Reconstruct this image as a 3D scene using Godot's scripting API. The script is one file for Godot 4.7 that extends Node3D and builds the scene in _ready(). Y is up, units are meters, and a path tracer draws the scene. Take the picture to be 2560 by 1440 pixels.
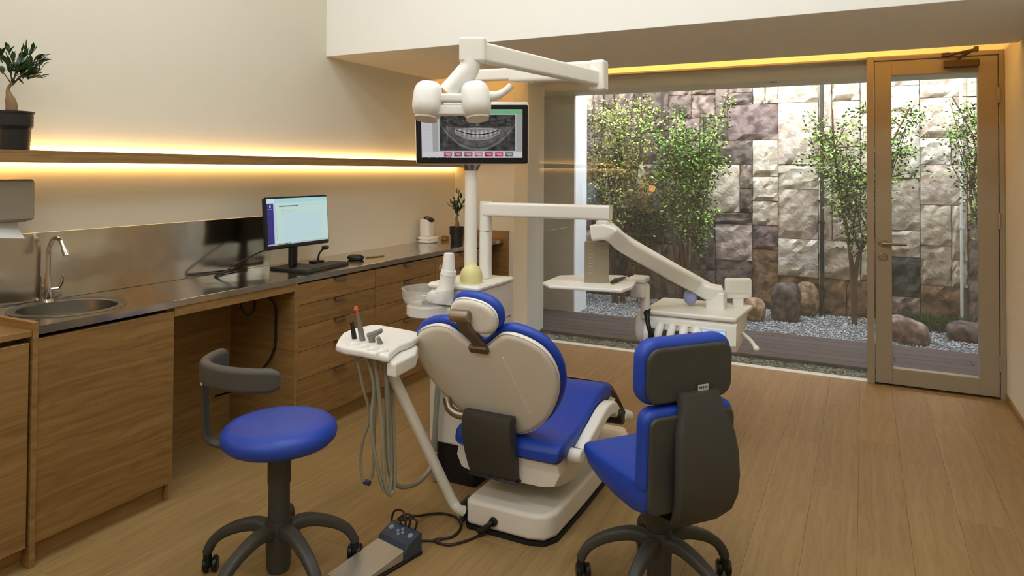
extends Node3D
# A dental treatment room with a garden court behind a glass wall.
# x runs right along the glass wall, y up, -z into the room; the camera stands at (0, 1.40, 0).

const FOCAL := 1745.0
const PRINCIPAL := Vector2(1280, 394)
const EYE := Vector3(0, 1.40, 0)
const WALL_X := -3.08
const RIGHT_X := 0.78
const COUNTER_X := -2.60
const SOFFIT_Y := 2.12
const BEAM_Z := -3.45
const GLASS_Z := -5.29

var look := Basis.from_euler(Vector3(0.0175, 0.4669, 0.0055))
var M := {}
var used := {}
var rng := RandomNumberGenerator.new()
var at_origin := Vector3.ZERO


# ---------------------------------------------------------------- mesh builder
class Mb:
	var t := PackedVector3Array()
	var start := 0

	func tri(a: Vector3, b: Vector3, c: Vector3) -> void:
		t.append(a)
		t.append(b)
		t.append(c)

	func quad(a: Vector3, b: Vector3, c: Vector3, d: Vector3) -> void:
		tri(a, b, c)
		tri(a, c, d)

	func close() -> void:
		var mid := Vector3.ZERO
		for i in range(start, t.size()):
			mid += t[i]
		mid /= maxf(1.0, t.size() - start)
		var vol := 0.0
		for i in range(start, t.size(), 3):
			vol += (t[i] - mid).dot((t[i + 1] - mid).cross(t[i + 2] - mid))
		if vol < 0.0:
			for i in range(start, t.size(), 3):
				var k := t[i + 1]
				t[i + 1] = t[i + 2]
				t[i + 2] = k
		start = t.size()

	func loft(rings: Array, caps := true, flat_cap := PackedInt32Array()) -> void:
		var n: int = rings[0].size()
		for i in rings.size() - 1:
			var a: PackedVector3Array = rings[i]
			var b: PackedVector3Array = rings[i + 1]
			for j in n:
				quad(a[j], a[(j + 1) % n], b[(j + 1) % n], b[j])
		if caps:
			for e in 2:
				var r: PackedVector3Array = rings[0] if e == 0 else rings[rings.size() - 1]
				if flat_cap.size():
					for k in range(0, flat_cap.size(), 3):
						if e == 0:
							tri(r[flat_cap[k]], r[flat_cap[k + 2]], r[flat_cap[k + 1]])
						else:
							tri(r[flat_cap[k]], r[flat_cap[k + 1]], r[flat_cap[k + 2]])
				else:
					var c := Vector3.ZERO
					for p in r:
						c += p
					c /= n
					for j in n:
						if e == 0:
							tri(c, r[(j + 1) % n], r[j])
						else:
							tri(c, r[j], r[(j + 1) % n])
		close()

	static func inset(poly: PackedVector2Array, d: float) -> PackedVector2Array:
		var out := PackedVector2Array()
		var area := 0.0
		var n := poly.size()
		for i in n:
			area += poly[i].cross(poly[(i + 1) % n])
		var s := 1.0 if area > 0.0 else -1.0
		for i in n:
			var e0 := (poly[i] - poly[(i + n - 1) % n]).normalized()
			var e1 := (poly[(i + 1) % n] - poly[i]).normalized()
			var n0 := Vector2(-e0.y, e0.x) * s
			var n1 := Vector2(-e1.y, e1.x) * s
			var m := n0 + n1
			var k := m.length_squared()
			out.append(poly[i] + (m * (2.0 / k) * d if k > 0.3 else n0 * d))
		return out

	# polygon in (x, z), extruded along y from y0 to y1, edges rounded by r; then placed by xf
	func rprism(poly: PackedVector2Array, y0: float, y1: float, r := 0.0, n := 3, xf := Transform3D()) -> void:
		var rings := []
		var cap := Geometry2D.triangulate_polygon(poly)
		var steps := [] as Array[Vector2]
		if r <= 0.0:
			steps = [Vector2(0, y0), Vector2(0, y1)]
		else:
			for i in n + 1:
				var a := PI / 2 * i / n
				steps.append(Vector2(r * (1.0 - sin(a)), y0 + r * (1.0 - cos(a))))
			for i in n + 1:
				var a := PI / 2 * i / n
				steps.append(Vector2(r * (1.0 - cos(a)), y1 - r * (1.0 - sin(a))))
		for s in steps:
			var q := inset(poly, s.x) if s.x > 0.0 else poly
			var ring := PackedVector3Array()
			for p in q:
				ring.append(xf * Vector3(p.x, s.y, p.y))
			rings.append(ring)
		loft(rings, true, cap)

	static func rrect(w: float, d: float, r: float, n := 3) -> PackedVector2Array:
		var out := PackedVector2Array()
		if r <= 0.0:
			return PackedVector2Array([Vector2(-w / 2, -d / 2), Vector2(w / 2, -d / 2), Vector2(w / 2, d / 2), Vector2(-w / 2, d / 2)])
		var c := [Vector2(w / 2 - r, d / 2 - r), Vector2(-w / 2 + r, d / 2 - r), Vector2(-w / 2 + r, -d / 2 + r), Vector2(w / 2 - r, -d / 2 + r)]
		for k in 4:
			for i in n + 1:
				var a := PI / 2 * (k + float(i) / n)
				out.append(c[k] + Vector2(cos(a), sin(a)) * r)
		return out

	func box(x0: float, x1: float, y0: float, y1: float, z0: float, z1: float, b := 0.0, xf := Transform3D()) -> void:
		var p := rrect(x1 - x0, z1 - z0, b, 1 if b < 0.012 else 3)
		rprism(p, y0, y1, b, 1 if b < 0.012 else 3, xf * Transform3D(Basis(), Vector3((x0 + x1) / 2, 0, (z0 + z1) / 2)))

	func lathe(profile: PackedVector2Array, seg := 24, xf := Transform3D(), caps := true) -> void:
		var rings := []
		for p in profile:
			var ring := PackedVector3Array()
			for j in seg:
				var a := TAU * j / seg
				ring.append(xf * Vector3(cos(a) * p.x, p.y, sin(a) * p.x))
			rings.append(ring)
		loft(rings, caps)

	func cyl(a: Vector3, b: Vector3, r0: float, r1 := -1.0, seg := 16, bev := 0.0) -> void:
		if r1 < 0.0:
			r1 = r0
		var dir := (b - a).normalized()
		var pts := PackedVector3Array([a, b])
		var rad := PackedFloat32Array([r0, r1])
		if bev > 0.0:
			pts = PackedVector3Array([a, a + dir * bev, b - dir * bev, b])
			rad = PackedFloat32Array([r0 - bev, r0, r1, r1 - bev])
		tube(pts, rad, seg)

	func tube(pts: PackedVector3Array, rad: PackedFloat32Array, seg := 8) -> void:
		var circle := PackedVector2Array()
		for j in seg:
			circle.append(Vector2(cos(TAU * j / seg), sin(TAU * j / seg)))
		sweep(pts, circle, rad, rad)

	# 2D profile swept along pts; profile x goes sideways, y goes up as far as the path allows
	func sweep(pts: PackedVector3Array, prof: PackedVector2Array, sx: PackedFloat32Array, sy: PackedFloat32Array, up := Vector3.UP) -> void:
		var rings := []
		var n := pts.size()
		var side := Vector3.ZERO
		for i in n:
			var dir := (pts[mini(i + 1, n - 1)] - pts[maxi(i - 1, 0)]).normalized()
			if i == 0:
				var u := up if absf(dir.dot(up)) < 0.95 else Vector3(0.3, 0.1, 1).normalized()
				side = dir.cross(u).normalized()
			else:
				side = (side - dir * side.dot(dir)).normalized()
			var v := side.cross(dir).normalized()
			var ring := PackedVector3Array()
			var kx: float = sx[mini(i, sx.size() - 1)]
			var ky: float = sy[mini(i, sy.size() - 1)]
			for p in prof:
				ring.append(pts[i] + side * p.x * kx + v * p.y * ky)
			rings.append(ring)
		loft(rings, true)

	# superellipsoid
	func blob(xf: Transform3D, rx: float, ry: float, rz: float, e := 2.0, nu := 20, nv := 12) -> void:
		var rings := []
		for i in range(0, nv + 1):
			var a := -PI / 2 + PI * clampf(float(i), 0.02, nv - 0.02) / nv
			var ring := PackedVector3Array()
			for j in nu:
				var b := TAU * j / nu
				var f := func(c: float) -> float: return signf(c) * pow(absf(c), 2.0 / e)
				ring.append(xf * Vector3(f.call(cos(a)) * f.call(cos(b)) * rx, f.call(sin(a)) * ry, f.call(cos(a)) * f.call(sin(b)) * rz))
			rings.append(ring)
		loft(rings, true)

	func mesh(o: Vector3, crease := 35.0) -> ArrayMesh:
		var nf := t.size() / 3
		var fn := PackedVector3Array()
		var un := PackedVector3Array()
		var shared := {}
		var keys := []
		for i in nf:
			var n := (t[i * 3 + 1] - t[i * 3]).cross(t[i * 3 + 2] - t[i * 3])
			fn.append(n)
			un.append(n.normalized())
			for k in 3:
				var key := Vector3i((t[i * 3 + k] * 8000.0).round())
				keys.append(key)
				if shared.has(key):
					shared[key].append(i)
				else:
					shared[key] = [i]
		var lim := cos(deg_to_rad(crease))
		var vv := PackedVector3Array()
		var nn := PackedVector3Array()
		for i in nf:
			if fn[i].length_squared() < 1e-18:
				continue
			for k: int in [0, 2, 1]:
				var s := Vector3.ZERO
				for f: int in shared[keys[i * 3 + k]]:
					if un[f].dot(un[i]) >= lim:
						s += fn[f]
				vv.append(t[i * 3 + k] - o)
				nn.append(s.normalized() if s.length_squared() > 1e-20 else un[i])
		var arr := []
		arr.resize(Mesh.ARRAY_MAX)
		arr[Mesh.ARRAY_VERTEX] = vv
		arr[Mesh.ARRAY_NORMAL] = nn
		var m := ArrayMesh.new()
		m.add_surface_from_arrays(Mesh.PRIMITIVE_TRIANGLES, arr)
		return m


# ---------------------------------------------------------------- scene helpers
func numbered(called: String) -> String:
	var n: int = used.get(called, 0)
	used[called] = n + 1
	return called if n == 0 else "%s_%03d" % [called, n]

func thing(called: String, label: String, category: String, at: Vector3, group := "", turn := 0.0) -> Node3D:
	var o := Node3D.new()
	o.name = numbered(called)
	add_child(o)
	o.position = at
	o.rotation.y = turn
	o.set_meta("label", label)
	o.set_meta("category", category)
	if group:
		o.set_meta("group", group)
	at_origin = at if turn == 0.0 else Vector3.ZERO
	return o

func structure(called: String, label := "") -> Node3D:
	var o := Node3D.new()
	o.name = numbered(called)
	add_child(o)
	o.set_meta("kind", "structure")
	if label:
		o.set_meta("label", label)
	at_origin = Vector3.ZERO
	return o

func part(called: String, mb: Mb, m: Material, parent: Node, crease := 35.0, label := "") -> MeshInstance3D:
	var o := MeshInstance3D.new()
	o.name = called
	o.mesh = mb.mesh(at_origin, crease)
	o.material_override = m
	parent.add_child(o, true)
	if label:
		o.set_meta("label", label)
	return o

func boxpart(called: String, m: Material, parent: Node, x0: float, x1: float, y0: float, y1: float, z0: float, z1: float, b := 0.0) -> MeshInstance3D:
	var mb := Mb.new()
	mb.box(minf(x0, x1), maxf(x0, x1), y0, y1, minf(z0, z1), maxf(z0, z1), b)
	return part(called, mb, m, parent)

func piece(called: String, mesh: Mesh, m: Material, parent: Node, xf: Transform3D) -> MeshInstance3D:
	var o := MeshInstance3D.new()
	o.name = called
	o.mesh = mesh
	o.material_override = m
	o.transform = xf
	parent.add_child(o, true)
	return o

# a photograph pixel as a point: at a depth, at a height, on a plane of constant x or z
func pd(x: float, y: float, d: float) -> Vector3:
	return EYE + look * Vector3((x - PRINCIPAL.x) / FOCAL, -(y - PRINCIPAL.y) / FOCAL, -1) * d

func ph(x: float, y: float, h: float) -> Vector3:
	var r := pd(x, y, 1.0) - EYE
	return EYE + r * ((h - EYE.y) / r.y)

func curve(pts: Array, step := 0.02) -> PackedVector3Array:
	var c := Curve3D.new()
	c.bake_interval = step
	var n := pts.size()
	for i in n:
		var tan: Vector3 = (pts[mini(i + 1, n - 1)] - pts[maxi(i - 1, 0)]) / 6.0
		if i == 0 or i == n - 1:
			tan *= 0.5
		c.add_point(pts[i], -tan, tan)
	return c.get_baked_points()

func hose(mb: Mb, pts: Array, r: float, seg := 8, step := 0.025) -> void:
	mb.tube(curve(pts, step), PackedFloat32Array([r]), seg)

func basis_from(ydir: Vector3, toward: Vector3) -> Basis:
	var y := ydir.normalized()
	var z := (toward - y * toward.dot(y)).normalized()
	return Basis(y.cross(z), y, z)


# ---------------------------------------------------------------- materials
func mat(called: String, c: Color, rough := 0.5, metal := 0.0) -> StandardMaterial3D:
	var m := StandardMaterial3D.new()
	m.resource_name = called
	m.albedo_color = c
	m.roughness = rough
	m.metallic = metal
	M[called] = m
	return m

func noise_tex(seed_: int, freq: float, ramp: Array, size := 512, oct := 4, kind := FastNoiseLite.TYPE_SIMPLEX_SMOOTH, as_normal := false, bump := 4.0) -> NoiseTexture2D:
	var n := FastNoiseLite.new()
	n.seed = seed_
	n.noise_type = kind
	n.frequency = freq
	n.fractal_octaves = oct
	var tx := NoiseTexture2D.new()
	tx.width = size
	tx.height = size
	tx.seamless = true
	tx.noise = n
	if as_normal:
		tx.as_normal_map = true
		tx.bump_strength = bump
	elif ramp:
		var g := Gradient.new()
		var offs := PackedFloat32Array()
		var cols := PackedColorArray()
		for e in ramp:
			offs.append(e[0])
			cols.append(e[1])
		g.offsets = offs
		g.colors = cols
		tx.color_ramp = g
	return tx

func triplanar(m: StandardMaterial3D, scale: Vector3, world := true) -> void:
	m.uv1_triplanar = true
	m.uv1_world_triplanar = world
	m.uv1_triplanar_sharpness = 8.0
	m.uv1_scale = scale

# wood grain that runs along u
func wood_image(seed_: int, light: Color, dark: Color, w := 512, h := 512) -> ImageTexture:
	var im := Image.create(w, h, false, Image.FORMAT_RGB8)
	var a := FastNoiseLite.new()
	a.seed = seed_
	a.frequency = 1.0
	a.fractal_octaves = 3
	var b := FastNoiseLite.new()
	b.seed = seed_ + 7
	b.frequency = 1.0
	b.fractal_octaves = 2
	for y in h:
		for x in w:
			var u := TAU * x / w
			var v := TAU * y / h
			# a torus keeps the picture seamless
			var warp := a.get_noise_3d(cos(u) * 0.35 + 3.0, sin(u) * 0.35, cos(v) * 0.8) + a.get_noise_3d(sin(v) * 0.8, cos(u) * 0.35, 9.0 + sin(u) * 0.35)
			var band := sin(v * 9.0 + warp * 7.0) * 0.5 + 0.5
			var fine := b.get_noise_3d(cos(u) * 0.9, cos(v) * 22.0, sin(v) * 22.0)
			var wide := a.get_noise_3d(cos(v) * 1.3, sin(v) * 1.3, cos(u) * 0.25 + 20.0)
			var k := clampf(0.45 + 0.28 * (pow(band, 2.0) - 0.4) + 0.42 * fine + 0.5 * wide, 0.0, 1.0)
			im.set_pixel(x, y, light.lerp(dark, k))
	return ImageTexture.create_from_image(im)

func make_materials() -> void:
	var paint := mat("cream_paint", Color(0.86, 0.84, 0.77), 0.85)
	paint.normal_enabled = true
	paint.normal_texture = noise_tex(3, 0.03, [], 256, 3, FastNoiseLite.TYPE_SIMPLEX_SMOOTH, true, 1.0)
	paint.normal_scale = 0.15
	triplanar(paint, Vector3(3, 3, 3))
	var white_paint := mat("white_paint", Color(0.92, 0.915, 0.885), 0.85)
	white_paint.normal_enabled = true
	white_paint.normal_texture = paint.normal_texture
	white_paint.normal_scale = 0.15
	triplanar(white_paint, Vector3(3, 3, 3))
	mat("grey_plaster", Color(0.77, 0.755, 0.71), 0.9)
	mat("white_render", Color(0.90, 0.90, 0.90), 0.8)
	# wood
	var oak := wood_image(11, Color(0.62, 0.480, 0.285), Color(0.46, 0.345, 0.18))
	var oak_b := wood_image(31, Color(0.60, 0.465, 0.27), Color(0.45, 0.335, 0.175))
	for i in 3:
		var m := mat("oak_%d" % i, Color.WHITE, 0.42)
		m.albedo_texture = oak if i != 1 else oak_b
		triplanar(m, Vector3(0.9, 2.6, 0.9))
		m.uv1_offset = Vector3(0.31 * i, 0.47 * i, 0.13 * i)
	var fl := wood_image(51, Color(0.650, 0.540, 0.365), Color(0.555, 0.445, 0.275))
	for i in 6:
		var k := 1.0 - 0.018 * (i % 3) - 0.012 * (i / 3)
		var m := mat("plank_%d" % i, Color(k, k, k * (0.99 - 0.01 * (i % 2))), 0.48)
		m.albedo_texture = fl
		# grain along z: on the y plane v follows z, so the texture is turned by building planks along x
		triplanar(m, Vector3(0.8, 2.4, 3.2), false)
		m.uv1_offset = Vector3(0.17 * i, 0.0, 0.29 * i)
	var deck_tx := wood_image(71, Color(0.31, 0.225, 0.215), Color(0.225, 0.16, 0.15), 256, 256)
	for i in 3:
		var k := 1.0 - 0.06 * i
		var m := mat("deck_%d" % i, Color(k, k, k), 0.8)
		m.albedo_texture = deck_tx
		triplanar(m, Vector3(0.8, 2.4, 3.0))
		m.uv1_offset = Vector3(0.3 * i, 0, 0.21 * i)
	# metals
	var steel := mat("brushed_steel", Color(0.79, 0.77, 0.73), 0.17, 1.0)
	steel.roughness_texture = noise_tex(5, 0.02, [[0.0, Color(0.75, 0.75, 0.75)], [1.0, Color(1, 1, 1)]], 256, 4)
	steel.normal_enabled = true
	steel.normal_texture = noise_tex(8, 0.012, [], 256, 2, FastNoiseLite.TYPE_SIMPLEX_SMOOTH, true, 2.0)
	steel.normal_scale = 0.22
	triplanar(steel, Vector3(1.2, 1.2, 1.2))
	mat("basin_steel", Color(0.50, 0.49, 0.46), 0.38, 1.0)
	mat("dispenser_grey", Color(0.60, 0.57, 0.51), 0.4, 0.35)
	mat("stem_metal", Color(0.47, 0.42, 0.36), 0.35, 0.7)
	mat("chrome", Color(0.78, 0.76, 0.72), 0.12, 1.0)
	mat("satin_metal", Color(0.62, 0.57, 0.50), 0.35, 1.0)
	mat("bronze_frame", Color(0.62, 0.575, 0.49), 0.45, 0.2)
	mat("bronze_dark", Color(0.36, 0.30, 0.22), 0.4, 0.6)
	mat("pedal_steel", Color(0.72, 0.70, 0.65), 0.38, 0.65)
	# plastics
	mat("unit_white", Color(0.91, 0.90, 0.86), 0.35)
	mat("warm_white", Color(0.89, 0.87, 0.82), 0.4)
	mat("light_white", Color(0.92, 0.915, 0.89), 0.38)
	mat("grey_plastic", Color(0.235, 0.225, 0.205), 0.5)
	mat("stool_grey", Color(0.235, 0.23, 0.21), 0.55)
	mat("pad_grey", Color(0.275, 0.265, 0.245), 0.55)
	mat("black_plastic", Color(0.035, 0.035, 0.038), 0.4)
	mat("base_black", Color(0.06, 0.05, 0.045), 0.6)
	mat("brown_cover", Color(0.20, 0.13, 0.09), 0.45)
	mat("hose_grey", Color(0.60, 0.59, 0.52), 0.5)
	mat("tube_grey", Color(0.56, 0.58, 0.54), 0.45)
	mat("cord_brown", Color(0.16, 0.10, 0.07), 0.5)
	mat("cord_black", Color(0.04, 0.035, 0.03), 0.5)
	mat("yellow_silicone", Color(0.86, 0.83, 0.58), 0.5)
	mat("orange_tip", Color(0.80, 0.38, 0.22), 0.45)
	mat("silver_plastic", Color(0.52, 0.52, 0.50), 0.35, 0.5)
	mat("paper", Color(0.86, 0.87, 0.86), 0.8)
	mat("label_white", Color(0.80, 0.79, 0.76), 0.6)
	mat("soft_blue", Color(0.60, 0.63, 0.80), 0.4)
	mat("pedal_blue", Color(0.20, 0.235, 0.30), 0.45)
	mat("pedal_key", Color(0.50, 0.56, 0.62), 0.45)
	mat("sign_plate", Color(0.62, 0.58, 0.50), 0.35, 0.3)
	mat("sign_print", Color(0.76, 0.72, 0.64), 0.5)
	mat("sign_gold", Color(0.78, 0.60, 0.26), 0.4, 0.5)
	var blue := mat("blue_vinyl", Color(0.095, 0.25, 0.66), 0.45)
	blue.normal_enabled = true
	blue.normal_texture = noise_tex(21, 0.09, [], 256, 2, FastNoiseLite.TYPE_CELLULAR, true, 1.2)
	blue.normal_scale = 0.12
	triplanar(blue, Vector3(6, 6, 6), false)
	# glass
	var glass := mat("window_glass", Color(0.90, 0.96, 0.93, 0.04), 0.0)
	glass.transparency = BaseMaterial3D.TRANSPARENCY_ALPHA
	var bowl := mat("bowl_glass", Color(0.92, 0.93, 0.90, 0.22), 0.05)
	bowl.transparency = BaseMaterial3D.TRANSPARENCY_ALPHA
	# garden
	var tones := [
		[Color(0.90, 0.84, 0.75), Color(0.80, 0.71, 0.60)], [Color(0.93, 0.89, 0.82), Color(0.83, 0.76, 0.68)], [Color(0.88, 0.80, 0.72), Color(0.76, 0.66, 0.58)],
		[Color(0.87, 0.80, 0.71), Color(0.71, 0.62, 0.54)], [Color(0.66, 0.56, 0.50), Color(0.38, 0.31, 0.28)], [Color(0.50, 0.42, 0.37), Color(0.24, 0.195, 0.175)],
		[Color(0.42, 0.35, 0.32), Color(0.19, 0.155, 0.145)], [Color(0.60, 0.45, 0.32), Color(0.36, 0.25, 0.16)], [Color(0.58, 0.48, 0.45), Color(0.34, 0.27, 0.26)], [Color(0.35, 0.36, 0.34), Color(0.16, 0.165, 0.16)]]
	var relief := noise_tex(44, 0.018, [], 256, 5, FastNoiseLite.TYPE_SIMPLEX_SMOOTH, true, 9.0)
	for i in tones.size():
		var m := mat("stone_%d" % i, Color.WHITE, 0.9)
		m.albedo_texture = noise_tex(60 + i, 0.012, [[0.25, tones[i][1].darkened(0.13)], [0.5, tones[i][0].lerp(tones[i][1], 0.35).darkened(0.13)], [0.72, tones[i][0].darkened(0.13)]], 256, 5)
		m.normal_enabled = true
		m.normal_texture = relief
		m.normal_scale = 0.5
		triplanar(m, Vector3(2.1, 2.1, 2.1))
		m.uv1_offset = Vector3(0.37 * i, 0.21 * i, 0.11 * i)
	mat("mortar", Color(0.36, 0.30, 0.25), 0.95)
	mat("gravel_bed", Color(0.36, 0.35, 0.34), 0.95)
	for i in 2:
		var m := mat("pebble_%d" % i, Color.WHITE, 0.85)
		m.vertex_color_use_as_albedo = true
	var rock := mat("dark_rock", Color.WHITE, 0.75)
	rock.albedo_texture = noise_tex(90, 0.02, [[0.3, Color(0.20, 0.15, 0.15)], [0.6, Color(0.35, 0.26, 0.25)], [0.8, Color(0.42, 0.33, 0.28)]], 256, 5)
	triplanar(rock, Vector3(2, 2, 2))
	var rock2 := mat("tan_rock", Color.WHITE, 0.85)
	rock2.albedo_texture = noise_tex(91, 0.02, [[0.3, Color(0.45, 0.34, 0.24)], [0.6, Color(0.62, 0.50, 0.36)], [0.8, Color(0.72, 0.62, 0.50)]], 256, 5)
	triplanar(rock2, Vector3(2, 2, 2))
	var rock3 := mat("pink_rock", Color.WHITE, 0.85)
	rock3.albedo_texture = noise_tex(92, 0.02, [[0.3, Color(0.40, 0.29, 0.26)], [0.6, Color(0.55, 0.44, 0.40)], [0.8, Color(0.64, 0.55, 0.50)]], 256, 5)
	triplanar(rock3, Vector3(2, 2, 2))
	var leaf := mat("leaf", Color.WHITE, 0.55)
	leaf.vertex_color_use_as_albedo = true
	leaf.backlight_enabled = true
	leaf.backlight = Color(0.55, 0.6, 0.3)
	var dl := mat("bonsai_leaf", Color(0.13, 0.25, 0.10), 0.35)
	dl.backlight_enabled = true
	dl.backlight = Color(0.2, 0.3, 0.1)
	mat("bark", Color(0.33, 0.22, 0.16), 0.9)
	mat("bonsai_bark", Color(0.50, 0.40, 0.28), 0.85)
	mat("soil", Color(0.12, 0.09, 0.06), 0.95)
	mat("pot_black", Color(0.05, 0.05, 0.055), 0.45)
	mat("pole_dark", Color(0.16, 0.135, 0.11), 0.6)
	mat("pole_white", Color(0.85, 0.85, 0.83), 0.5)
	# light
	var led := mat("led_glow", Color(0.1, 0.1, 0.1), 0.6)
	led.emission_enabled = true
	led.emission = Color(1.0, 0.82, 0.55)
	led.emission_energy_multiplier = 4.0
	var panel := mat("fill_diffuser", Color(0.9, 0.9, 0.9), 0.6)  # glowing face of the added fill lamps
	panel.emission_enabled = true
	panel.emission = Color(1.0, 0.93, 0.82)
	panel.emission_energy_multiplier = 1.5
	var bulb := mat("bulb_glow", Color(0.9, 0.8, 0.6), 0.6)
	bulb.emission_enabled = true
	bulb.emission = Color(1.0, 0.68, 0.36)
	bulb.emission_energy_multiplier = 8.0


# ---------------------------------------------------------------- scene
func _ready() -> void:
	rng.seed = 20240
	# camera: a level view with the lens shifted down
	var cam := Camera3D.new()
	cam.name = "camera"
	add_child(cam)
	cam.transform = Transform3D(look, EYE)
	cam.projection = Camera3D.PROJECTION_FRUSTUM
	cam.near = 0.05
	cam.far = 60.0
	cam.size = 0.05 * 1440.0 / FOCAL
	cam.frustum_offset = Vector2(0, -0.05 * (720.0 - PRINCIPAL.y) / FOCAL)
	cam.current = true
	# sky: bright overcast
	var env := Environment.new()
	env.background_mode = Environment.BG_SKY
	var sky := Sky.new()
	var sm := ProceduralSkyMaterial.new()
	sm.sky_top_color = Color(0.90, 0.95, 1.0)
	sm.sky_horizon_color = Color(0.95, 0.96, 0.97)
	sm.ground_bottom_color = Color(0.25, 0.24, 0.22)
	sm.ground_horizon_color = Color(0.5, 0.5, 0.48)
	sm.sky_energy_multiplier = 3.1
	sky.sky_material = sm
	env.sky = sky
	env.tonemap_mode = Environment.TONE_MAPPER_LINEAR
	env.tonemap_exposure = 1.0
	env.sdfgi_enabled = true
	env.ssao_enabled = true
	env.ssil_enabled = true
	var we := WorldEnvironment.new()
	we.name = "world"
	we.environment = env
	add_child(we)
	make_materials()
	added_fill_lights()
	added_wash_light()
	build_room()
	build_window_and_door()
	build_garden()
	build_cabinets()
	build_shelf()
	build_counter_things()
	build_chair()
	build_cuspidor()
	build_operating_light()
	build_delivery()
	build_assistant_tray()
	build_stool_round()
	build_stool_back()
	build_pedal()

func area(parent: Node, at: Vector3, dir: Vector3, w: float, h: float, energy: float, c: Color) -> void:
	var l := AreaLight3D.new()
	l.name = "lamp_light"
	l.area_size = Vector2(w, h)
	l.area_normalize_energy = true
	l.light_energy = energy
	l.light_color = c
	l.area_range = 12.0
	l.shadow_enabled = true
	parent.add_child(l, true)
	var z := -dir.normalized()
	var up := Vector3.UP if absf(z.y) < 0.9 else Vector3.BACK
	var x := up.cross(z).normalized()
	l.transform = Transform3D(Basis(x, z.cross(x), z), at - (parent as Node3D).position)

const CEIL_Y := 3.5

func added_fill_lights() -> void:  # panels out of view, added for soft white light from above
	var i := 0
	for p in [Vector3(-1.9, CEIL_Y, -2.0), Vector3(-0.4, CEIL_Y, -2.0)]:
		var t := thing("added_ceiling_light", ["added square fill light in the unseen ceiling above the round stool", "added square fill light in the unseen ceiling above the stool with backrest"][i], "fill light", p, "added ceiling fill lights")
		boxpart("frame", M.light_white, t, p.x - 0.42, p.x + 0.42, p.y - 0.012, p.y + 0.03, p.z - 0.42, p.z + 0.42, 0.004)
		boxpart("diffuser", M.fill_diffuser, t, p.x - 0.39, p.x + 0.39, p.y - 0.016, p.y - 0.011, p.z - 0.39, p.z + 0.39)
		area(t, p - Vector3(0, 0.02, 0), Vector3.DOWN, 0.78, 0.78, 1.45, Color(0.945, 0.97, 1.0))
		i += 1
	# added lamp behind the camera, fills the faces turned to the view
	added_long_light("added long fill light high on the unseen rear wall", Vector3(-1.15, 3.34, 1.48), Vector3(0, -0.30, -1), 3.3, 1.6)

func added_long_light(label: String, c: Vector3, to: Vector3, energy: float, back_z: float) -> void:
	var t := thing("added_linear_light", label, "fill light", c)
	var dir := to.normalized()
	var b := basis_from(dir, Vector3.UP)
	var mb := Mb.new()
	mb.box(-1.6, 1.6, -0.06, 0.0, -0.13, 0.13, 0.006, Transform3D(b, c))
	part("housing", mb, M.light_white, t)
	mb = Mb.new()
	mb.box(-1.58, 1.58, 0.0002, 0.004, -0.11, 0.11, 0.0, Transform3D(b, c))
	part("diffuser", mb, M.fill_diffuser, t)
	for x in [-1.2, 1.2]:
		mb = Mb.new()
		if back_z > 0.0:
			mb.cyl(c + Vector3(x, 0.0, 0.04), Vector3(c.x + x, c.y, back_z), 0.012)
		else:
			mb.cyl(c + Vector3(x, 0.02, 0.02), Vector3(c.x + x, CEIL_Y, c.z + 0.02), 0.012)
		part("hanger", mb, M.satin_metal, t)
	area(t, c + dir * 0.008, dir, 3.16, 0.22, energy, Color(0.945, 0.97, 1.0))

func added_wash_light() -> void:  # unseen overhead lamp, added to brighten the bulkhead and upright faces
	added_long_light("added long fill light out of view, tilted towards the bulkhead", Vector3(-1.15, CEIL_Y - 0.10, -0.7), Vector3(0, -0.55, -1), 2.35, 0.0)

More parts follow.
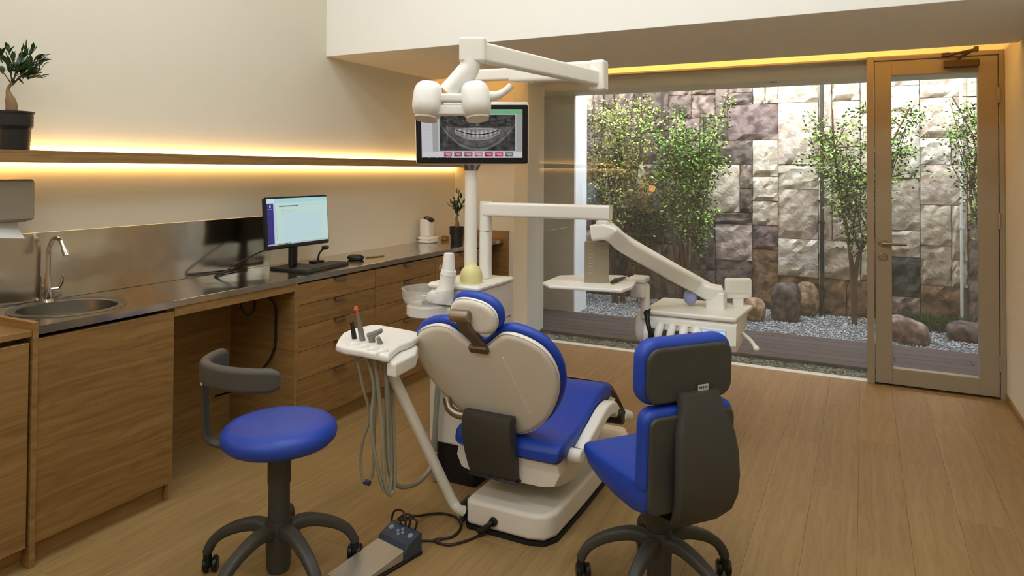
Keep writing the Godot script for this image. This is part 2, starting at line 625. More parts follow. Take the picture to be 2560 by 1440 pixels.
func build_room() -> void:
	# floor: planks laid towards the glass, a slab under them
	var f := structure("floor", "oak plank floor running towards the glass wall")
	boxpart("slab", M.gravel_bed, f, -3.25, 0.95, -0.14, -0.012, -5.30, 1.8)
	boxpart("far_planks", M.plank_0, f, WALL_X, RIGHT_X, -0.012, 0.0, -0.35, 1.65)
	var meshes := []
	for v in 3:
		var mb := Mb.new()
		mb.box(-0.61, 0.61, -0.012, 0.0, -0.0905, 0.0905, 0.0007)
		at_origin = Vector3.ZERO
		meshes.append(mb.mesh(Vector3(0, 0, 0)))
	var col := 0
	var x := WALL_X + 0.05
	while x - 0.09 < RIGHT_X - 0.005:
		var z := -5.24 - 0.55 + 0.4 * (col % 3) + 0.07 * ((col * 7) % 5)
		while z - 0.61 < -0.36:
			var za := maxf(z - 0.61, -5.245)
			var zb := minf(z + 0.61, -0.35)
			if zb - za > 0.05:
				var w := minf(0.1818, RIGHT_X - x + 0.09)
				var xf := Transform3D(Basis(Vector3.UP, PI / 2).scaled_local(Vector3((zb - za - 0.0004) / 1.22, 1, (w - 0.0002) / 0.181)), Vector3(x - 0.09 + w / 2, 0, (za + zb) / 2))
				piece("plank", meshes[0], M["plank_%d" % rng.randi_range(0, 5)], f, xf)
			z += 1.22
		x += 0.182
		col += 1
	# walls
	var w := structure("wall_left", "cream painted wall behind the counter")
	boxpart("plaster", M.cream_paint, w, WALL_X - 0.15, WALL_X, 0, CEIL_Y + 0.1, -5.04, 1.75)
	w = structure("wall_right", "cream painted wall beside the glass door")
	boxpart("plaster", M.cream_paint, w, RIGHT_X, RIGHT_X + 0.15, 0, CEIL_Y + 0.1, -5.38, 1.75)
	w = structure("wall_rear", "cream painted wall behind the camera")
	boxpart("plaster", M.cream_paint, w, WALL_X, RIGHT_X, 0, CEIL_Y + 0.1, 1.6, 1.75)
	w = structure("wall_back", "short cream return wall at the end of the counter")
	boxpart("plaster", M.cream_paint, w, WALL_X - 0.15, -2.52, 0, 2.55, -5.30, -5.04, 0.003)
	boxpart("pier", M.grey_plaster, w, WALL_X - 0.15, -2.522, 0, 2.14, -5.633, -5.30, 0.003)
	boxpart("head", M.cream_paint, w, -2.52, RIGHT_X, 2.165, 2.55, -5.38, -5.25)
	# ceiling: high part, bulkhead, soffit with the light slot behind it
	var c := structure("ceiling", "high ceiling with a dropped bulkhead before the glass wall")
	boxpart("slab", M.white_paint, c, WALL_X, RIGHT_X, CEIL_Y + 0.001, CEIL_Y + 0.1, BEAM_Z, 1.6)
	boxpart("bulkhead", M.white_paint, c, WALL_X, RIGHT_X, SOFFIT_Y, CEIL_Y + 0.1, BEAM_Z - 0.1, BEAM_Z, 0.002)
	boxpart("soffit", M.white_paint, c, WALL_X, RIGHT_X - 0.014, SOFFIT_Y, SOFFIT_Y + 0.06, -4.70, BEAM_Z - 0.1)
	boxpart("slot_cover", M.white_paint, c, WALL_X, RIGHT_X, 2.45, 2.55, -5.25, BEAM_Z - 0.1)
	var b := structure("baseboard_right", "thin oak skirting along the right wall")
	boxpart("board", M.oak_0, b, RIGHT_X - 0.010, RIGHT_X - 0.0005, 0.0005, 0.045, -5.20, 1.6, 0.002)
	# light strip in the slot, on the back edge of the soffit
	var s := thing("cove_light_strip", "warm light strip hidden in the slot above the glass wall", "light strip", Vector3(-1.15, SOFFIT_Y + 0.065, -4.69))
	boxpart("channel", M.satin_metal, s, -3.0, RIGHT_X - 0.05, SOFFIT_Y + 0.0605, SOFFIT_Y + 0.063, -4.46, -4.44)
	boxpart("glow", M.led_glow, s, -3.0, RIGHT_X - 0.05, SOFFIT_Y + 0.0632, SOFFIT_Y + 0.065, -4.458, -4.442)
	area(s, Vector3(-1.13, SOFFIT_Y + 0.0685, -4.462), Vector3(0, 0.4, -1), 3.7, 0.006, 3.5, Color(1.0, 0.73, 0.38))
	# small lamp on the left wall behind the camera, mirrored in the glass
	var lamp := thing("wall_lamp", "small round wall lamp on the left wall", "lamp", Vector3(WALL_X, 1.12, 0.2))
	var mb := Mb.new()
	mb.cyl(Vector3(WALL_X, 1.12, 0.2), Vector3(WALL_X + 0.03, 1.12, 0.2), 0.05, 0.05, 20, 0.004)
	mb.cyl(Vector3(WALL_X + 0.03, 1.12, 0.2), Vector3(WALL_X + 0.07, 1.12, 0.2), 0.02, 0.02, 12)
	part("base", mb, M.satin_metal, lamp)
	mb = Mb.new()
	mb.blob(Transform3D(Basis(), Vector3(WALL_X + 0.11, 1.12, 0.2)), 0.05, 0.05, 0.05)
	part("bulb", mb, M.bulb_glow, lamp)
	var o := OmniLight3D.new()
	o.name = "lamp_light"
	o.light_energy = 0.15
	o.light_color = Color(1.0, 0.68, 0.36)
	o.light_size = 0.05
	o.omni_range = 8.0
	o.omni_attenuation = 2.0
	o.shadow_enabled = true
	lamp.add_child(o)
	o.position = Vector3(0.11, 0, 0)

func build_window_and_door() -> void:
	var w := structure("window_1", "tall fixed glass wall to the garden")
	boxpart("pane", M.window_glass, w, -2.518, 0.018, 0.003, 2.165, GLASS_Z - 0.003, GLASS_Z + 0.003)
	boxpart("head_rail", M.bronze_frame, w, -2.518, 0.018, 2.15, 2.165, -5.31, -5.255, 0.002)
	var t := structure("trim_1", "pale metal threshold strip under the glass wall")
	boxpart("strip", M.warm_white, t, -2.518, 0.018, -0.012, 0.003, -5.315, -5.246, 0.001)
	# door with its frame
	var d := structure("door_1", "glass door in a bronze metal frame")
	var fz0 := -5.31
	var fz1 := -5.215
	boxpart("jamb", M.bronze_frame, d, 0.018, 0.062, 0.0, 2.165, fz0, fz1, 0.002)
	boxpart("jamb", M.bronze_frame, d, 0.750, 0.7795, 0.0, 2.165, fz0, fz1, 0.002)
	boxpart("head", M.bronze_frame, d, 0.062, 0.750, 2.135, 2.165, fz0, fz1, 0.002)
	boxpart("sill", M.bronze_dark, d, 0.062, 0.750, 0.0, 0.006, fz0, fz1)
	var z0 := -5.285
	var z1 := -5.222
	var x0 := 0.0655
	var x1 := 0.7465
	boxpart("stile", M.bronze_frame, d, x0, x0 + 0.098, 0.012, 2.130, z0, z1, 0.002)
	boxpart("stile", M.bronze_frame, d, x1 - 0.105, x1, 0.012, 2.130, z0, z1, 0.002)
	boxpart("rail", M.bronze_frame, d, x0 + 0.098, x1 - 0.105, 2.035, 2.130, z0, z1, 0.002)
	boxpart("rail", M.bronze_frame, d, x0 + 0.098, x1 - 0.105, 0.012, 0.115, z0, z1, 0.002)
	boxpart("pane", M.window_glass, d, x0 + 0.098, x1 - 0.105, 0.115, 2.035, -5.257, -5.251)
	# lever, lock, closer, hinges
	var mb := Mb.new()
	var hc := Vector3(0.112, 0.932, z1)
	mb.cyl(hc, hc + Vector3(0, 0, 0.010), 0.026, 0.026, 20, 0.003)
	mb.cyl(hc + Vector3(0, 0, 0.01), hc + Vector3(0, 0, 0.052), 0.010, 0.010, 12)
	mb.tube(PackedVector3Array([hc + Vector3(-0.004, 0, 0.05), hc + Vector3(0.03, 0, 0.052), hc + Vector3(0.135, 0, 0.052)]), PackedFloat32Array([0.010, 0.010, 0.008]), 12)
	part("handle", mb, M.satin_metal, d)
	mb = Mb.new()
	hc = Vector3(0.112, 0.84, z1)
	mb.cyl(hc, hc + Vector3(0, 0, 0.010), 0.026, 0.026, 20, 0.003)
	mb.box(hc.x - 0.004, hc.x + 0.004, hc.y - 0.012, hc.y + 0.012, hc.z + 0.008, hc.z + 0.014)
	part("lock", mb, M.satin_metal, d)
	mb = Mb.new()
	mb.box(0.455, 0.645, 2.062, 2.108, z1, z1 + 0.05, 0.005)
	part("closer_body", mb, M.bronze_dark, d)
	mb = Mb.new()
	mb.tube(PackedVector3Array([Vector3(0.535, 2.118, z1 + 0.03), Vector3(0.545, 2.125, z1 + 0.06), Vector3(0.60, 2.15, z1 + 0.14), Vector3(0.615, 2.153, z1 + 0.15)]), PackedFloat32Array([0.010, 0.009, 0.009, 0.009]), 8)
	mb.tube(PackedVector3Array([Vector3(0.615, 2.153, z1 + 0.15), Vector3(0.56, 2.150, z1 + 0.09), Vector3(0.475, 2.146, z1 + 0.01)]), PackedFloat32Array([0.009]), 8)
	mb.cyl(Vector3(0.535, 2.105, z1 + 0.03), Vector3(0.535, 2.126, z1 + 0.03), 0.012)
	mb.cyl(Vector3(0.615, 2.14, z1 + 0.15), Vector3(0.615, 2.168, z1 + 0.15), 0.014)
	mb.box(0.445, 0.495, 2.136, 2.160, -5.216, -5.19, 0.003)
	part("closer_arm", mb, M.bronze_dark, d)
	for y in [0.22, 1.1, 1.88]:
		mb = Mb.new()
		mb.cyl(Vector3(0.7485, y - 0.05, -5.212), Vector3(0.7485, y + 0.05, -5.212), 0.008, 0.008, 10, 0.002)
		part("hinge", mb, M.bronze_frame, d)

# ---------------------------------------------------------------- garden
func build_garden() -> void:
	var g := structure("ground", "earth under the garden court")
	boxpart("earth", M.gravel_bed, g, -4.2, 2.2, -0.3, -0.05, -8.0, -5.30)
	boxpart("strip_bed", M.gravel_bed, g, -2.52, 0.93, -0.05, -0.028, -5.66, -5.317)
	boxpart("gravel_floor", M.gravel_bed, g, -3.4, 1.9, -0.05, -0.018, -7.7, -6.42)
	var e := structure("ceiling_eave", "plastered underside of the eave outside the glass")
	boxpart("slab", M.grey_plaster, e, -3.8, 1.9, 2.135, 2.5, -6.45, -5.385, 0.003)
	boxpart("slab_near", M.grey_plaster, e, -2.52, 1.9, 2.166, 2.5, -5.385, -5.381)
	var mb := Mb.new()
	mb.cyl(Vector3(-0.66, 2.137, -6.1), Vector3(-0.66, 2.128, -6.1), 0.03, 0.03, 16)
	part("downlight", mb, M.bronze_dark, e)
	var p := structure("wall_pier", "pale rendered wall end at the left of the garden")
	boxpart("render", M.white_render, p, -3.8, -2.545, -0.02, 3.4, -6.76, -6.452, 0.003)
	boxpart("soffit_front", M.grey_plaster, p, -3.8, -2.547, -0.02, 2.134, -6.452, -6.42, 0.002)
	p = structure("wall_court", "grey rendered side walls of the garden court")
	boxpart("left", M.grey_plaster, p, -3.95, -3.8, -0.02, 3.4, -7.9, -5.1)
	boxpart("near_left", M.grey_plaster, p, -3.95, WALL_X - 0.15, -0.02, 3.4, -5.1, -5.0)
	boxpart("right", M.grey_plaster, p, 1.9, 2.05, -0.02, 3.4, -7.9, -5.38)
	boxpart("near_right", M.grey_plaster, p, RIGHT_X + 0.15, 2.05, -0.02, 2.5, -5.38, -5.2)
	# deck
	var d := structure("deck", "dark red-brown timber deck before the garden")
	for i in 3:
		boxpart("bearer", M.deck_2, d, -3.75, 1.85, -0.05, -0.008, -5.68 - 0.32 * i, -5.73 - 0.32 * i)
	var bm := Mb.new()
	bm.box(-0.5, 0.5, -0.008, 0.012, -0.068, 0.068, 0.003)
	var bmesh := bm.mesh(Vector3.ZERO)
	for r in 6:
		var z := -5.640 - 0.1395 * r
		var xs := [-3.75, -1.9 + 0.6 * (r % 3), 0.2 + 0.5 * ((r + 1) % 3), 1.85]
		for k in 3:
			var xa: float = xs[k]
			var xb: float = xs[k + 1]
			piece("deck_board", bmesh, M["deck_%d" % ((r * 2 + k) % 3)], d, Transform3D(Basis.from_scale(Vector3(xb - xa - 0.003, 1, 1)), Vector3((xa + xb) / 2, 0, z)))
	# pebbles
	pebbles("gravel", "pale grey gravel covering the garden court", -3.3, 1.8, -7.62, -6.425, -0.014, 14000, 0.0085, Color(0.50, 0.50, 0.51), Color(0.74, 0.74, 0.75))
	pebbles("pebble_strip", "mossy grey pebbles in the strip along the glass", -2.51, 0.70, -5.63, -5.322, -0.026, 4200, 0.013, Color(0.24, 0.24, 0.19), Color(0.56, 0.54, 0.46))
	stone_wall()
	rocks()
	poles()
	# grass at the foot of the wall, by the door
	grass("grass_edging", "low dark green grass along the foot of the stone wall", 0.25, 1.7, -7.49, -6.95, 7000)
	tree("bamboo_clump", "loose yellow-green clump with thin stems beside the pier", Vector3(-2.35, -0.02, -7.22), 1, 4800, Vector3(-2.35, 1.72, -7.18), Vector3(0.48, 0.62, 0.22), [Color(0.56, 0.64, 0.12), Color(0.82, 0.80, 0.30), Color(0.36, 0.50, 0.08)], 7, 0.012)
	tree("leafy_shrub", "dense green multi-stemmed shrub before the dark stones", Vector3(-1.62, -0.02, -7.15), 2, 8500, Vector3(-1.58, 1.54, -7.12), Vector3(0.50, 0.66, 0.24), [Color(0.14, 0.34, 0.04), Color(0.34, 0.60, 0.09), Color(0.56, 0.76, 0.22)], 6, 0.015)
	tree("young_tree", "slender two-stemmed young tree before the pale stones", Vector3(-0.08, -0.02, -7.22), 3, 4200, Vector3(0.0, 1.68, -7.15), Vector3(0.62, 0.54, 0.24), [Color(0.16, 0.32, 0.04), Color(0.38, 0.58, 0.10), Color(0.58, 0.74, 0.24)], 2, 0.026)
	tree("slim_tree", "slim forked tree behind the glass door", Vector3(1.06, -0.02, -7.15), 4, 2400, Vector3(0.86, 1.78, -7.1), Vector3(0.42, 0.50, 0.2), [Color(0.16, 0.32, 0.05), Color(0.36, 0.54, 0.10), Color(0.52, 0.68, 0.20)], 2, 0.022)
	tree("low_shrub", "small dark green shrub under the yellow-green clump", Vector3(-2.12, -0.02, -7.3), 5, 1500, Vector3(-2.08, 0.95, -7.28), Vector3(0.25, 0.34, 0.14), [Color(0.05, 0.13, 0.03), Color(0.09, 0.19, 0.04), Color(0.12, 0.22, 0.07)], 4, 0.008)

func pebbles(called: String, label: String, x0: float, x1: float, z0: float, z1: float, y: float, n: int, r: float, ca: Color, cb: Color) -> void:
	var mb := Mb.new()
	mb.blob(Transform3D(), 1.0, 0.62, 0.8, 2.0, 6, 4)
	var mm := MultiMesh.new()
	mm.transform_format = MultiMesh.TRANSFORM_3D
	mm.use_colors = true
	mm.mesh = mb.mesh(Vector3.ZERO, 80.0)
	mm.instance_count = n
	for i in n:
		var s := r * rng.randf_range(0.6, 1.25)
		var b := Basis(Vector3.UP, rng.randf() * TAU).rotated(Vector3.RIGHT, rng.randf_range(-0.4, 0.4)).scaled(Vector3(s, s, s))
		mm.set_instance_transform(i, Transform3D(b, Vector3(rng.randf_range(x0, x1), y + s * rng.randf_range(0.1, 0.5), rng.randf_range(z0, z1))))
		var c := ca.lerp(cb, rng.randf())
		mm.set_instance_color(i, c.srgb_to_linear())
	var o := MultiMeshInstance3D.new()
	o.name = called
	o.multimesh = mm
	o.material_override = M.pebble_0
	o.set_meta("label", label)
	o.set_meta("category", "gravel")
	o.set_meta("kind", "stuff")
	add_child(o)

func stone_mesh(seed_: int) -> ArrayMesh:
	var n := FastNoiseLite.new()
	n.seed = seed_
	n.frequency = 1.6
	n.fractal_octaves = 3
	var mb := Mb.new()
	var q := 6
	var grid := []
	for i in q + 1:
		var row := []
		for j in q + 1:
			var u := float(i) / q - 0.5
			var v := float(j) / q - 0.5
			var edge := minf(0.5 - absf(u), 0.5 - absf(v))
			var lift := 0.5 + n.get_noise_2d(u * 2.0, v * 2.0) * 0.22 - (0.12 if edge < 0.01 else 0.0)
			var k := 1.0
			row.append(Vector3(u * k, v * k, lift))
		grid.append(row)
	for i in q:
		for j in q:
			mb.quad(grid[i][j], grid[i + 1][j], grid[i + 1][j + 1], grid[i][j + 1])
	var rim := []
	for i in q:
		rim.append(grid[i][0])
	for j in q:
		rim.append(grid[q][j])
	for i in q:
		rim.append(grid[q - i][q])
	for j in q:
		rim.append(grid[0][q - j])
	for i in rim.size():
		var a: Vector3 = rim[i]
		var b: Vector3 = rim[(i + 1) % rim.size()]
		mb.quad(a, Vector3(a.x, a.y, -0.5), Vector3(b.x, b.y, -0.5), b)
	mb.quad(Vector3(-0.49, -0.49, -0.5), Vector3(-0.49, 0.49, -0.5), Vector3(0.49, 0.49, -0.5), Vector3(0.49, -0.49, -0.5))
	mb.close()
	return mb.mesh(Vector3.ZERO, 50.0)

func stone_wall() -> void:
	var s := structure("wall_stone", "rough stone block wall at the back of the garden court")
	boxpart("core", M.mortar, s, -3.8, 1.9, -0.05, 3.3, -7.9, -7.66)
	var forms := []
	for i in 7:
		forms.append(stone_mesh(300 + i))
	var cell := 0.125
	var cols := int(5.6 / cell)
	var rows := int(3.3 / cell)
	var taken := {}
	var r := RandomNumberGenerator.new()
	r.seed = 77
	for j in rows:
		for i in cols:
			if taken.has(Vector2i(i, j)):
				continue
			var w: int = [2, 3, 3, 4, 2, 1, 4][r.randi() % 7]
			var h: int = [2, 2, 3, 3, 4, 1, 5][r.randi() % 7]
			if j > 18:
				w += 1
				h += 1
			var fw := 0
			while fw < w and i + fw < cols and not taken.has(Vector2i(i + fw, j)):
				fw += 1
			w = fw
			h = mini(h, rows - j)
			for a in w:
				for b in h:
					taken[Vector2i(i + a, j + b)] = true
			var x := -3.78 + (i + w / 2.0) * cell
			var y := -0.03 + (j + h / 2.0) * cell
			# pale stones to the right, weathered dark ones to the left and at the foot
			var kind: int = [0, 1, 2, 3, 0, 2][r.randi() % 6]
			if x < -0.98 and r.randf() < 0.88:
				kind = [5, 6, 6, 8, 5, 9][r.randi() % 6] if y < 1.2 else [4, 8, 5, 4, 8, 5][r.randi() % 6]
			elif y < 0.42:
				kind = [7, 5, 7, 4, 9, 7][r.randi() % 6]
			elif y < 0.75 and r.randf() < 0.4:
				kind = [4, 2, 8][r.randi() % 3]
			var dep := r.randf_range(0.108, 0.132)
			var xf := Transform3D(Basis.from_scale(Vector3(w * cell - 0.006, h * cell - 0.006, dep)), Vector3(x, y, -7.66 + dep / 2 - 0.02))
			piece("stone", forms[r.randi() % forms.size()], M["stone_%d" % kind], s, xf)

func rock_mesh(xf: Transform3D, rx: float, ry: float, rz: float, seed_: int, e: float, rough: float) -> Mb:
	var mb := Mb.new()
	mb.blob(xf, rx, ry, rz, e, 22, 14)
	var n := FastNoiseLite.new()
	n.seed = seed_
	n.frequency = 3.5
	n.fractal_octaves = 3
	for i in mb.t.size():
		var p := mb.t[i]
		mb.t[i] = p + (p - xf.origin) * n.get_noise_3dv(p) * rough
	return mb

func rocks() -> void:
	var t := thing("standing_stone", "tall dark rounded stone standing on the gravel", "stone", Vector3(-0.665, -0.018, -7.05))
	part("rock", rock_mesh(Transform3D(Basis(), Vector3(-0.665, 0.15, -7.12)), 0.135, 0.20, 0.12, 5, 3.2, 0.10), M.dark_rock, t, 60)
	t = thing("round_stone", "small tan rounded stone behind the delivery unit", "stone", Vector3(-0.92, -0.018, -6.98))
	part("rock", rock_mesh(Transform3D(Basis(), Vector3(-0.93, 0.085, -6.98)), 0.105, 0.115, 0.10, 6, 2.4, 0.15), M.tan_rock, t, 60)
	t = thing("boulder", "pink-grey angular boulder behind the glass door", "stone", Vector3(0.31, -0.018, -6.66))
	part("rock", rock_mesh(Transform3D(Basis(Vector3.FORWARD, 0.25), Vector3(0.31, 0.075, -6.70)), 0.165, 0.115, 0.12, 9, 2.6, 0.28), M.pink_rock, t, 60)
	t = thing("flat_stone", "low dark stone in the grass behind the door", "stone", Vector3(0.78, -0.018, -6.98))
	part("rock", rock_mesh(Transform3D(Basis(), Vector3(0.80, 0.05, -6.98)), 0.19, 0.10, 0.12, 12, 2.6, 0.2), M.dark_rock, t, 60)
	t = thing("mossy_stone", "brown mossy stone at the foot of the wall", "stone", Vector3(-0.50, -0.018, -7.45))
	part("rock", rock_mesh(Transform3D(Basis(), Vector3(-0.50, 0.14, -7.45)), 0.11, 0.17, 0.09, 15, 2.5, 0.25), M.tan_rock, t, 60)

func poles() -> void:
	for a in [[-1.955, 0.011, "thin dark metal pole between the clump and the shrub", M.pole_dark, -0.02], [-0.369, 0.021, "dark metal pole before the pale stones", M.pole_dark, -0.02], [0.79, 0.013, "white rain pipe on the stone wall", M.pole_white, 0.06]]:
		var t := thing("garden_pole", a[2], "pole", Vector3(a[0], a[4], -7.5))
		var mb := Mb.new()
		mb.cyl(Vector3(a[0], a[4], -7.5), Vector3(a[0], 3.3, -7.5), a[1], a[1], 12)
		part("pole", mb, a[3], t)
		mb = Mb.new()
		mb.cyl(Vector3(a[0], a[4], -7.5), Vector3(a[0], a[4] + 0.03, -7.5), a[1] * 1.5, a[1] * 1.3, 12)
		part("foot", mb, a[3], t)
		for y in [0.9, 2.6]:
			mb = Mb.new()
			mb.box(a[0] - a[1] * 1.2, a[0] + a[1] * 1.2, y - 0.012, y + 0.012, -7.62, -7.5 + a[1] * 1.15)
			part("bracket", mb, a[3], t)

func leaf_into(vv: PackedVector3Array, nn: PackedVector3Array, cc: PackedColorArray, p: Vector3, dir: Vector3, len_: float, wid: float, c: Color, r: RandomNumberGenerator) -> void:
	var side := dir.cross(Vector3(r.randf_range(-1, 1), r.randf_range(-1, 1), r.randf_range(-1, 1))).normalized() * wid
	var n := side.cross(dir).normalized()
	if n.y < 0:
		n = -n
	var mid := p + dir * len_ * 0.5 + n * len_ * 0.08
	var tip := p + dir * len_
	for v: Vector3 in [p, mid + side, mid - side, mid - side, mid + side, tip]:
		vv.append(v)
		nn.append(n)
		cc.append(c)

func leaves_part(parent: Node, called: String, vv: PackedVector3Array, nn: PackedVector3Array, cc: PackedColorArray) -> void:
	var arr := []
	arr.resize(Mesh.ARRAY_MAX)
	arr[Mesh.ARRAY_VERTEX] = vv
	arr[Mesh.ARRAY_NORMAL] = nn
	arr[Mesh.ARRAY_COLOR] = cc
	var m := ArrayMesh.new()
	m.add_surface_from_arrays(Mesh.PRIMITIVE_TRIANGLES, arr)
	var o := MeshInstance3D.new()
	o.name = called
	o.mesh = m
	o.material_override = M.leaf
	o.set_meta("kind", "stuff")
	parent.add_child(o, true)

func grass(called: String, label: String, x0: float, x1: float, z0: float, z1: float, n: int) -> void:
	var r := RandomNumberGenerator.new()
	r.seed = 5
	var vv := PackedVector3Array()
	var nn := PackedVector3Array()
	var cc := PackedColorArray()
	for i in n:
		var u := r.randf()
		var p := Vector3(lerpf(x0, x1, u), -0.02, r.randf_range(z0, lerpf(z0 + 0.2, z1, u)))
		var c := Color(0.05, 0.11, 0.03).lerp(Color(0.12, 0.22, 0.05), r.randf())
		leaf_into(vv, nn, cc, p, Vector3(r.randf_range(-0.6, 0.6), 1, r.randf_range(-0.3, 0.6)).normalized(), r.randf_range(0.06, 0.15), 0.007, c, r)
	var o := Node3D.new()
	o.name = called
	add_child(o)
	o.set_meta("label", label)
	o.set_meta("category", "grass")
	o.set_meta("kind", "stuff")
	leaves_part(o, "blades", vv, nn, cc)

func tree(called: String, label: String, base: Vector3, seed_: int, n: int, c: Vector3, rad: Vector3, cols: Array, stems: int, thick: float) -> void:
	var r := RandomNumberGenerator.new()
	r.seed = 1100 + seed_
	var t := thing(called, label, "tree" if stems <= 2 else "shrub", base)
	var twigs := []
	var mb := Mb.new()
	for s in stems:
		var ang := TAU * s / stems + r.randf() * 0.8
		var foot := base + Vector3(cos(ang), 0, sin(ang)) * (0.06 if stems > 2 else 0.0)
		var fork := base + Vector3(0, 0.62, 0) if stems <= 2 else foot + Vector3(0, 0.25, 0)
		var top := c + Vector3(cos(ang) * rad.x * (0.55 if stems > 2 else 0.42), rad.y * r.randf_range(0.25, 0.75), sin(ang) * rad.z * 0.6)
		if stems <= 2:
			top = c + Vector3((-0.42 if s == 0 else 0.60) * rad.x, rad.y * 0.55, 0)
			fork = base + Vector3((-0.03 if s == 0 else 0.03), 0.62, 0)
		var path := curve([foot, fork, fork.lerp(top, 0.35) + Vector3(r.randf_range(-0.06, 0.06) + (signf(top.x - fork.x) * 0.05 if stems <= 2 else 0.0), 0, 0.03), fork.lerp(top, 0.7) + Vector3(r.randf_range(-0.07, 0.07), 0, -0.02), top], 0.09)
		var rr := PackedFloat32Array()
		for i in path.size():
			rr.append(lerpf(thick, thick * 0.22, float(i) / path.size()))
		mb.tube(path, rr, 6)
		# branches
		var nb := 14 if stems <= 2 else 8
		for b in nb:
			var k := r.randf_range(0.35, 0.98)
			var p := path[int(k * (path.size() - 1))]
			var goal := c + Vector3(r.randf_range(-1, 1) * rad.x, r.randf_range(-0.8, 1) * rad.y, r.randf_range(-1, 1) * rad.z)
			goal = p.lerp(goal, r.randf_range(0.5, 0.95))
			goal.y = maxf(goal.y, p.y - 0.12)
			var mid := p.lerp(goal, 0.5) + Vector3(0, 0.04, 0)
			mb.tube(PackedVector3Array([p, mid, goal]), PackedFloat32Array([thick * 0.3, thick * 0.2, thick * 0.08]), 4)
			twigs.append([p, mid, goal])
	part("trunk", mb, M.bark, t, 60)
	var vv := PackedVector3Array()
	var nn := PackedVector3Array()
	var cc := PackedColorArray()
	for i in n:
		var tw: Array = twigs[r.randi() % twigs.size()]
		var k := r.randf()
		var p: Vector3 = tw[0].lerp(tw[1], k * 2) if k < 0.5 else tw[1].lerp(tw[2], k * 2 - 1)
		p += Vector3(r.randfn(0, 0.055), r.randfn(0, 0.045), r.randfn(0, 0.045))
		var dir := Vector3(r.randf_range(-1, 1), r.randf_range(-0.7, 0.45), r.randf_range(-1, 1)).normalized()
		var col: Color = cols[r.randi() % cols.size()]
		col = col.lerp(cols[r.randi() % cols.size()], r.randf())
		leaf_into(vv, nn, cc, p - base, dir, r.randf_range(0.026, 0.050), r.randf_range(0.007, 0.012), col, r)
	leaves_part(t, "foliage", vv, nn, cc)

